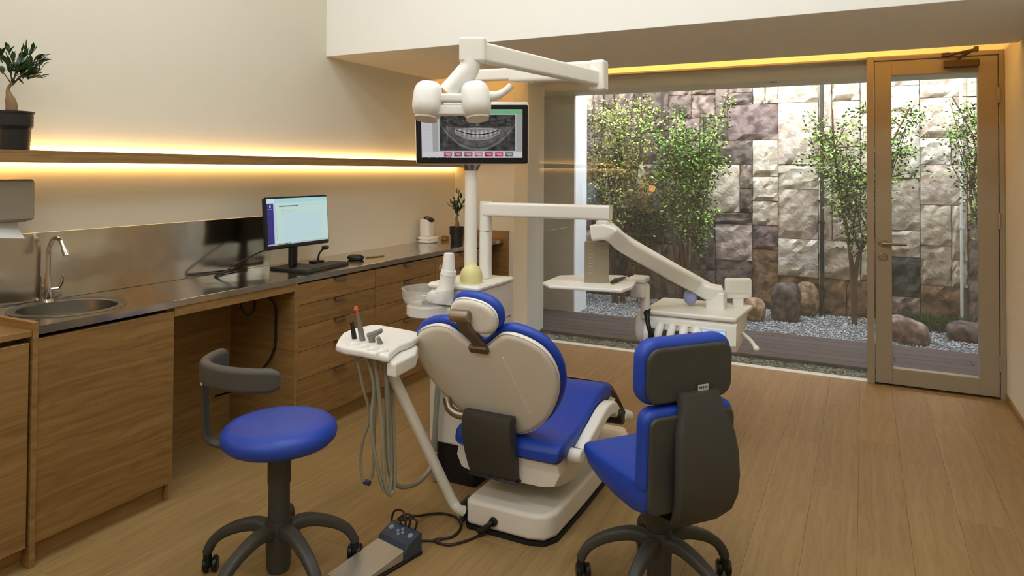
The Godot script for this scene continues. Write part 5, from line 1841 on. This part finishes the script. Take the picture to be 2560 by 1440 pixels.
	for k in 7:
		mb.box(-len_ * 0.34, -len_ * (0.08 if k == 0 else 0.16), hgt * (0.68 - 0.075 * k), hgt * (0.69 - 0.075 * k), 0.002, 0.0025, 0.0, sb)
	part("lines", mb, M.sign_print, t)
	t = thing("dental_mirror", "short black instrument lying on the white tray", "instrument", ph(1546, 703, 0.894))
	var p0 := ph(1528, 711, 0.894)
	var p1 := ph(1560, 697, 0.894)
	mb = Mb.new()
	mb.tube(PackedVector3Array([p0 + Vector3(0, 0.008, 0), p0.lerp(p1, 0.3) + Vector3(0, 0.010, 0), p1 + Vector3(0, 0.006, 0)]), PackedFloat32Array([0.005, 0.010, 0.005]), 10)
	part("grip", mb, M.black_plastic, t, 50)
	mb = Mb.new()
	mb.blob(Transform3D(Basis(), p1 + Vector3(0.004, 0.006, -0.003)), 0.006, 0.004, 0.006, 2.0, 10, 6)
	part("tip", mb, M.black_plastic, t, 50)

func build_assistant_tray() -> void:
	var t := thing("assistant_tray", "white assistant tray on a slanted pole from the chair base", "dental tray", Vector3(-1.43, 0.0, -2.37))
	var h := 0.765
	var poly := PackedVector2Array()
	for p in [[839, 861], [846, 845], [857, 831], [882, 820], [928, 811], [950, 811], [1000, 820], [1046, 829], [1052, 837], [1030, 851], [1000, 862], [985, 874], [972, 888], [958, 886], [900, 874], [860, 868]]:
		var q := ph(p[0], p[1], h)
		poly.append(Vector2(q.x, q.z))
	var mb := Mb.new()
	mb.rprism(poly, h - 0.028, h, 0.010, 3)
	part("tray", mb, M.light_white, t, 40)
	mb = Mb.new()
	var hp := PackedVector2Array()
	for p in [[972, 876], [1038, 846], [1046, 853], [1040, 872], [990, 896], [968, 892]]:
		var q := ph(p[0], p[1] - 8, h)
		hp.append(Vector2(q.x, q.z))
	mb.rprism(hp, h - 0.080, h - 0.0285, 0.010, 3)
	part("hub", mb, M.unit_white, t, 40)
	# raised fingers between the instruments
	for px in [[886, 862], [910, 868], [934, 874], [957, 880]]:
		var q := ph(px[0], px[1], h)
		mb = Mb.new()
		mb.blob(Transform3D(Basis(Vector3.UP, -0.45), q + Vector3(0, -0.006, 0)), 0.012, 0.018, 0.024, 2.4, 14, 10)
		part("holder_finger", mb, M.light_white, t, 60)
	# slanted pole to the chair base
	mb = Mb.new()
	var topp := pd(962, 897, 2.60)
	var low := Vector3(-1.452, 0.118, -2.358)
	mb.tube(curve([topp, topp.lerp(low, 0.3), topp.lerp(low, 0.7), low, Vector3(-1.425, 0.078, -2.366), Vector3(-1.408, 0.06, -2.385)], 0.03), PackedFloat32Array([0.0205]), 16)
	part("pole", mb, M.unit_white, t, 60)
	mb = Mb.new()
	mb.box(-1.418, -1.4055, 0.014, 0.10, -2.44, -2.37, 0.003)
	part("pole_clamp", mb, M.grey_plastic, t)
	# instruments and hoses
	var specs := [
		["suction_tip", "black suction tip in the assistant tray", 887, 853, 880, 808, 0.009, M.black_plastic],
		["polishing_handpiece", "silver handpiece with an orange tip in the assistant tray", 908, 858, 890, 766, 0.009, M.silver_plastic],
		["saliva_ejector", "grey suction grip lying over the assistant tray", 930, 862, 955, 826, 0.010, M.silver_plastic],
		["air_syringe", "small grey air syringe at the end of the assistant tray", 954, 866, 946, 846, 0.009, M.silver_plastic]]
	for s in specs:
		var foot := ph(s[2], s[3], h - 0.01)
		var dep: float = -(look.inverse() * (foot - EYE)).z
		var tip := pd(s[4], s[5], dep - 0.01)
		var o := thing(s[0], s[1], "instrument", foot, "")
		mb = Mb.new()
		var r: float = s[6]
		if s[0] == "polishing_handpiece":
			var mid := foot.lerp(tip, 0.80)
			mb.tube(PackedVector3Array([foot, foot.lerp(mid, 0.6), mid]), PackedFloat32Array([0.011, 0.010, 0.0045]), 14)
			part("handle", mb, s[7], o, 50)
			mb = Mb.new()
			mb.tube(PackedVector3Array([mid, mid.lerp(tip, 0.5), tip + Vector3(0, -0.012, 0), tip]), PackedFloat32Array([0.0045, 0.0045, 0.009, 0.006]), 12)
			part("tip", mb, M.orange_tip, o, 50)
		elif s[0] == "saliva_ejector":
			mb.cyl(foot, foot + Vector3(0.0, 0.035, 0), 0.013, 0.011, 14, 0.002)
			part("socket", mb, s[7], o, 50)
			mb = Mb.new()
			mb.tube(PackedVector3Array([foot + Vector3(-0.012, 0.03, 0.006), foot + Vector3(0.006, 0.038, 0.0), tip]), PackedFloat32Array([0.013, 0.012, 0.008]), 14)
			part("barrel", mb, s[7], o, 50)
		else:
			mb.tube(PackedVector3Array([foot, foot.lerp(tip, 0.5), tip]), PackedFloat32Array([r * 1.1, r, r * 0.75]), 14)
			part("handle", mb, s[7], o, 50)
			mb = Mb.new()
			mb.blob(Transform3D(Basis(), tip), r * 0.85, r * 0.85, r * 0.85, 2.2, 12, 8)
			part("cap", mb, s[7], o, 50)
	var d0 := 2.55
	var runs := [
		["thin suction hose looping below the tray with a dark end ring", [[888, 875, d0], [906, 960, d0], [924, 1040, d0 + 0.03], [905, 1110, d0 + 0.05], [903, 1180, d0 + 0.05], [917, 1208, d0 + 0.05], [932, 1180, d0 + 0.06], [936, 1080, d0 + 0.07], [940, 960, d0 + 0.08], [948, 900, d0 + 0.08]], 0.0055],
		["pale hose hanging from the handpiece in a long loop", [[912, 880, d0], [934, 960, d0 - 0.01], [928, 1060, d0 - 0.01], [940, 1150, d0], [958, 1222, d0 + 0.02], [975, 1222, d0 + 0.03], [978, 1120, d0 + 0.05], [972, 980, d0 + 0.08], [968, 905, d0 + 0.08]], 0.0065],
		["pale hose hanging from the suction handle", [[936, 882, d0], [945, 960, d0 - 0.01], [955, 1060, d0 - 0.01], [958, 1150, d0 + 0.0], [966, 1225, d0 + 0.02], [985, 1228, d0 + 0.05], [986, 1120, d0 + 0.06], [978, 980, d0 + 0.09], [972, 910, d0 + 0.09]], 0.0075],
		["thick pale hose running from the tray towards the cabinet", [[956, 888, d0 + 0.02], [966, 960, d0 + 0.02], [968, 1080, d0 + 0.02], [975, 1180, d0 + 0.04], [1000, 1216, d0 + 0.10], [1045, 1206, d0 + 0.22], [1075, 1172, d0 + 0.30], [1090, 1130, d0 + 0.33]], 0.0095]]
	for rdef in runs:
		var pts := []
		for p in rdef[1]:
			pts.append(pd(p[0], p[1], p[2]))
		var o := thing("instrument_hose", rdef[0], "hose", pts[0], "hoses of the assistant tray")
		mb = Mb.new()
		hose(mb, pts, rdef[2], 10)
		part("hose", mb, M.hose_grey, o, 60)
		mb = Mb.new()
		mb.cyl(pts[0] + Vector3(0, 0.02, 0), pts[0] + Vector3(0.001, -0.012, 0), rdef[2] * 1.4, rdef[2] * 1.2, 12, 0.001)
		part("collar", mb, M.black_plastic, o)
		if rdef[2] < 0.006:
			mb = Mb.new()
			var q: Vector3 = pts[5]
			mb.cyl(q + Vector3(-0.012, 0.004, 0), q + Vector3(0.014, 0.002, 0), 0.010, 0.010, 14, 0.002)
			part("end_ring", mb, M.pedal_blue, o)

# ---------------------------------------------------------------- stools
func stool_base(t: Node, turn: float, reach: float, hub_y: float) -> void:
	var mb := Mb.new()
	mb.lathe(PackedVector2Array([Vector2(0.0, 0.035), Vector2(0.036, 0.035), Vector2(0.040, 0.05), Vector2(0.043, hub_y - 0.03), Vector2(0.047, hub_y), Vector2(0.042, hub_y + 0.035), Vector2(0.0, hub_y + 0.035)]), 24)
	part("hub", mb, M.stool_grey, t, 40)
	for k in 5:
		var a := turn + TAU * k / 5
		var dir := Vector3(cos(a), 0, sin(a))
		mb = Mb.new()
		var path := curve([dir * 0.02 + Vector3(0, hub_y - 0.005, 0), dir * reach * 0.35 + Vector3(0, hub_y + 0.008, 0), dir * reach * 0.68 + Vector3(0, hub_y - 0.018, 0), dir * reach * 0.90 + Vector3(0, hub_y - 0.058, 0), dir * reach + Vector3(0, 0.072, 0)], 0.02)
		var sx := PackedFloat32Array()
		var sy := PackedFloat32Array()
		for i in path.size():
			var u := float(i) / (path.size() - 1)
			sx.append(lerpf(1.15, 0.85, u))
			sy.append(lerpf(1.35, 0.85, u))
		mb.sweep(path, Mb.rrect(0.042, 0.034, 0.012, 3), sx, sy)
		var leg := part("leg", mb, M.stool_grey, t, 40)
		mb = Mb.new()
		var c := dir * reach + Vector3(0, 0.026, 0) + dir.rotated(Vector3.UP, 1.2 + k) * 0.012
		var ax := dir.rotated(Vector3.UP, 2.7 + k * 1.3)
		mb.cyl(c - ax * 0.024, c - ax * 0.006, 0.026, 0.026, 18, 0.004)
		mb.cyl(c + ax * 0.006, c + ax * 0.024, 0.026, 0.026, 18, 0.004)
		mb.cyl(c - ax * 0.008, c + ax * 0.008, 0.012, 0.012, 12)
		mb.cyl(dir * reach + Vector3(0, 0.028, 0), dir * reach + Vector3(0, 0.085, 0), 0.015, 0.014, 12, 0.002)
		part("caster", mb, M.black_plastic, leg, 40)

func build_stool_round() -> void:
	var c := Vector3(-1.785, 0, -1.79)
	var t := thing("round_stool", "round blue operator stool with a curved grey arm rest", "stool", c)
	at_origin = Vector3.ZERO
	stool_base(t, 5.34, 0.262, 0.175)
	var mb := Mb.new()
	mb.cyl(Vector3(0, 0.19, 0), Vector3(0, 0.34, 0), 0.036, 0.035, 24, 0.002)
	mb.cyl(Vector3(0, 0.33, 0), Vector3(0, 0.45, 0), 0.0385, 0.0385, 24, 0.002)
	part("column", mb, M.stool_grey, t)
	mb = Mb.new()
	mb.cyl(Vector3(0, 0.44, 0), Vector3(0, 0.462, 0), 0.09, 0.12, 24, 0.003)
	part("seat_plate", mb, M.black_plastic, t)
	mb = Mb.new()
	mb.lathe(PackedVector2Array([Vector2(0.0, 0.462), Vector2(0.15, 0.462), Vector2(0.175, 0.468), Vector2(0.188, 0.482), Vector2(0.192, 0.500), Vector2(0.187, 0.518), Vector2(0.172, 0.531), Vector2(0.145, 0.537), Vector2(0.09, 0.539), Vector2(0.0, 0.539)]), 56)
	part("seat", mb, M.blue_vinyl, t, 60)
	# arm bar and curved pad, in the room's axes
	mb = Mb.new()
	var bar := curve([Vector3(-0.10, 0.452, 0.03), Vector3(-0.19, 0.443, 0.066), Vector3(-0.238, 0.456, 0.084), Vector3(-0.256, 0.50, 0.088), Vector3(-0.258, 0.60, 0.092), Vector3(-0.243, 0.68, 0.105), Vector3(-0.222, 0.715, 0.125)], 0.02)
	mb.sweep(bar, Mb.rrect(0.034, 0.014, 0.005, 2), PackedFloat32Array([1.0]), PackedFloat32Array([1.0]))
	part("arm_bar", mb, M.stool_grey, t, 40)
	mb = Mb.new()
	mb.box(-0.013, 0.013, -0.012, 0.012, 0.0, 0.0015, 0.0, Transform3D(Basis(Vector3.UP, -0.45), Vector3(-0.246, 0.668, 0.118)))
	part("sticker", mb, M.label_white, t)
	mb = Mb.new()
	var path := curve([Vector3(0.115, 0.722, 0.118), Vector3(0.03, 0.722, 0.168), Vector3(-0.09, 0.724, 0.190), Vector3(-0.185, 0.724, 0.155), Vector3(-0.228, 0.726, 0.085), Vector3(-0.238, 0.728, 0.02)], 0.015)
	var sy := PackedFloat32Array()
	var n := path.size()
	for i in n:
		var e := minf(i, n - 1 - i)
		sy.append([0.6, 0.85, 0.97, 1.0][mini(int(e), 3)])
	mb.sweep(path, Mb.rrect(0.036, 0.078, 0.016, 4), sy, sy)
	part("arm_pad", mb, M.pad_grey, t, 50)

func build_stool_back() -> void:
	var c := Vector3(-0.612, 0, -2.315)
	var turn := 0.88
	# local: +z is the back side (towards the camera), -z the front of the seat
	var t := thing("backrest_stool", "blue operator stool with a tall grey-backed split backrest", "stool", c, "", turn)
	stool_base(t, 0.06, 0.262, 0.175)
	var mb := Mb.new()
	mb.cyl(Vector3(0, 0.19, 0), Vector3(0, 0.355, 0), 0.036, 0.034, 24, 0.002)
	part("column", mb, M.stool_grey, t)
	stool_back_parts(t)

func stool_back_parts(t: Node) -> void:
	# seat: a wedge that rises to the front
	var mb := Mb.new()
	var rings := []
	for e in [[0.165, 0.385, 0.440, 0.150], [0.145, 0.345, 0.458, 0.165], [0.09, 0.335, 0.458, 0.175], [0.0, 0.340, 0.454, 0.178], [-0.10, 0.355, 0.450, 0.178], [-0.18, 0.375, 0.445, 0.172], [-0.225, 0.393, 0.438, 0.160], [-0.245, 0.408, 0.428, 0.140]]:
		var ring := PackedVector3Array()
		for p in [Vector2(-1, 0.45), Vector2(-0.96, 0.1), Vector2(-0.85, 0.0), Vector2(0.85, 0.0), Vector2(0.96, 0.1), Vector2(1, 0.45), Vector2(0.985, 0.8), Vector2(0.92, 0.97), Vector2(0.6, 1.0), Vector2(-0.6, 1.0), Vector2(-0.92, 0.97), Vector2(-0.985, 0.8)]:
			ring.append(Vector3(p.x * e[3], lerpf(e[1], e[2], p.y), e[0]))
		rings.append(ring)
	mb.loft(rings)
	part("seat", mb, M.blue_vinyl, t, 60)
	mb = Mb.new()
	mb.box(-0.08, 0.08, 0.335, 0.36, -0.10, 0.10, 0.01)
	part("seat_plate", mb, M.stool_grey, t)
	# lower back pad and upper back pad
	mb = Mb.new()
	mb.rprism(smooth(Mb.rrect(0.345, 0.275, 0.045, 4), 1), -0.030, 0.030, 0.022, 4, Transform3D(Basis(Vector3.RIGHT, -PI / 2 + 0.05), Vector3(0, 0.535, 0.135)))
	part("lower_pad", mb, M.blue_vinyl, t, 60)
	mb = Mb.new()
	mb.rprism(Mb.rrect(0.355, 0.205, 0.060, 6), -0.030, 0.030, 0.024, 4, Transform3D(Basis(Vector3.RIGHT, -PI / 2 + 0.05), Vector3(0, 0.777, 0.125)))
	part("upper_pad", mb, M.blue_vinyl, t, 60)
	# grey shells
	mb = Mb.new()
	mb.rprism(Mb.rrect(0.325, 0.175, 0.045, 6), 0.0, 0.018, 0.010, 3, Transform3D(Basis(Vector3.RIGHT, PI / 2 + 0.05), Vector3(0, 0.770, 0.152)))
	part("upper_shell", mb, M.stool_grey, t, 50)
	mb = Mb.new()
	mb.rprism(Mb.rrect(0.32, 0.30, 0.030, 5), 0.0, 0.016, 0.008, 3, Transform3D(Basis(Vector3.RIGHT, PI / 2 + 0.04), Vector3(0, 0.500, 0.162)))
	part("lower_shell", mb, M.stool_grey, t, 50)
	# broad spine that bulges out and curls under the seat
	mb = Mb.new()
	rings = []
	for e in [[0.712, 0.172, 0.074, 0.022], [0.67, 0.184, 0.078, 0.024], [0.63, 0.192, 0.092, 0.026], [0.585, 0.199, 0.108, 0.032], [0.52, 0.206, 0.116, 0.034], [0.45, 0.208, 0.118, 0.034], [0.39, 0.203, 0.115, 0.033], [0.34, 0.186, 0.108, 0.03], [0.305, 0.150, 0.095, 0.03], [0.292, 0.09, 0.075, 0.02], [0.30, 0.03, 0.06, 0.01]]:
		var ring := PackedVector3Array()
		var low: bool = e[0] < 0.33
		for p in [Vector2(-1, -0.6), Vector2(-1, 0.2), Vector2(-0.93, 0.8), Vector2(-0.8, 1), Vector2(0.8, 1), Vector2(0.93, 0.8), Vector2(1, 0.2), Vector2(1, -0.6)]:
			if low:
				ring.append(Vector3(p.x * e[2] + e[3], e[0] - p.y * 0.012, e[1] + p.y * 0.008))
			else:
				ring.append(Vector3(p.x * e[2] + e[3], e[0], e[1] + p.y * 0.020))
		rings.append(ring)
	mb.loft(rings)
	part("spine", mb, M.stool_grey, t, 40)
	mb = Mb.new()
	mb.box(0.0, 0.040, 0.725, 0.744, 0.0, 0.0012, 0.0, Transform3D(Basis(Vector3.RIGHT, 0.05), Vector3(0.022, -0.012, 0.136)))
	part("sticker", mb, M.label_white, t)
	mb = Mb.new()
	for k in 5:
		mb.box(0.004 + 0.0068 * k, 0.0085 + 0.0068 * k, 0.731, 0.739, 0.0012, 0.0016, 0.0, Transform3D(Basis(Vector3.RIGHT, 0.05), Vector3(0.022, -0.012, 0.136)))
	part("sticker_print", mb, M.grey_plastic, t)
	mb = Mb.new()
	mb.cyl(Vector3(0.15, 0.46, 0.175), Vector3(0.168, 0.46, 0.175), 0.018, 0.016, 14, 0.003)
	part("adjuster_knob", mb, M.black_plastic, t)

func build_pedal() -> void:
	var a := ph(985, 1352, 0.0)
	var b := ph(1083, 1400, 0.0)
	var across := (b - a).normalized()
	var along := across.cross(Vector3.UP).normalized()
	if along.z < 0:
		along = -along
	var w := 0.150
	var o := a + across * w / 2
	o.y = 0
	var t := thing("foot_pedal", "steel foot pedal with a dark blue control block on the floor", "pedal", o)
	var xf := Transform3D(Basis(along, Vector3.UP, along.cross(Vector3.UP)), o)
	# local: x along towards the camera, z across
	var mb := Mb.new()
	mb.box(-0.004, 0.30, 0.0, 0.012, -w / 2, w / 2, 0.003, xf)
	part("base_plate", mb, M.base_black, t)
	mb = Mb.new()
	var prof := PackedVector2Array([Vector2(0.0, 0.012), Vector2(0.085, 0.012), Vector2(0.085, 0.040), Vector2(0.070, 0.060), Vector2(0.012, 0.082), Vector2(0.0, 0.078)])
	mb.rprism(prof, -w / 2, w / 2, 0.004, 2, xf * Transform3D(Basis(Vector3(1, 0, 0), Vector3(0, 0, 1), Vector3(0, 1, 0)), Vector3.ZERO))
	part("control_block", mb, M.pedal_blue, t, 30)
	mb = Mb.new()
	mb.rprism(PackedVector2Array([Vector2(0.0855, 0.0125), Vector2(0.31, 0.0125), Vector2(0.31, 0.017), Vector2(0.0855, 0.048)]), -w / 2 + 0.006, w / 2 - 0.006, 0.002, 1, xf * Transform3D(Basis(Vector3(1, 0, 0), Vector3(0, 0, 1), Vector3(0, 1, 0)), Vector3.ZERO))
	part("treadle", mb, M.pedal_steel, t, 20)
	var tilt := Basis(Vector3.FORWARD, 0.363)
	for k in [[0.035, -0.05, 0.011], [0.035, 0.05, 0.011], [0.026, 0.0, 0.006], [0.048, 0.0, 0.006], [0.037, -0.012, 0.006], [0.037, 0.012, 0.006]]:
		mb = Mb.new()
		var p := Vector3(k[0], 0.0728 - 0.379 * (k[0] - 0.035), k[1])
		mb.lathe(PackedVector2Array([Vector2(0, 0), Vector2(k[2], 0), Vector2(k[2] * 0.9, 0.004), Vector2(0, 0.005)]), 16, xf * Transform3D(tilt, p))
		part("button", mb, M.pedal_key, t)
	# cord to the chair
	t = thing("pedal_cord", "brown cord looping from the foot pedal to the chair base", "cord", o + Vector3(0, 0.01, -0.1))
	mb = Mb.new()
	var s := xf * Vector3(0.006, 0.075, -0.01)
	hose(mb, [s, s + Vector3(0.0, 0.035, -0.02), ph(1045, 1290, 0.02), ph(1100, 1283, 0.006), ph(1140, 1293, 0.006), ph(1152, 1318, 0.006), ph(1130, 1342, 0.006), ph(1085, 1350, 0.007), ph(1120, 1362, 0.006), ph(1165, 1352, 0.006), ph(1200, 1338, 0.006), ph(1213, 1335, 0.008), Vector3(-1.318, 0.017, -2.348)], 0.0048, 8, 0.015)
	part("cord", mb, M.cord_brown, t, 60)
	mb = Mb.new()
	hose(mb, [xf * Vector3(0.006, 0.076, -0.04), xf * Vector3(0.0, 0.115, -0.042), ph(995, 1300, 0.10), ph(1015, 1286, 0.095), ph(1035, 1292, 0.09), xf * Vector3(0.006, 0.10, 0.028), xf * Vector3(0.008, 0.074, 0.03)], 0.004, 8, 0.012)
	part("cord_loop", mb, M.cord_brown, t, 60)
	mb = Mb.new()
	hose(mb, [xf * Vector3(0.01, 0.076, 0.0), xf * Vector3(-0.005, 0.12, 0.03), xf * Vector3(0.0, 0.11, 0.075), xf * Vector3(0.01, 0.06, 0.083), xf * Vector3(0.02, 0.012, 0.09), ph(1100, 1352, 0.006)], 0.004, 8, 0.012)
	part("cord_tail", mb, M.cord_brown, t, 60)
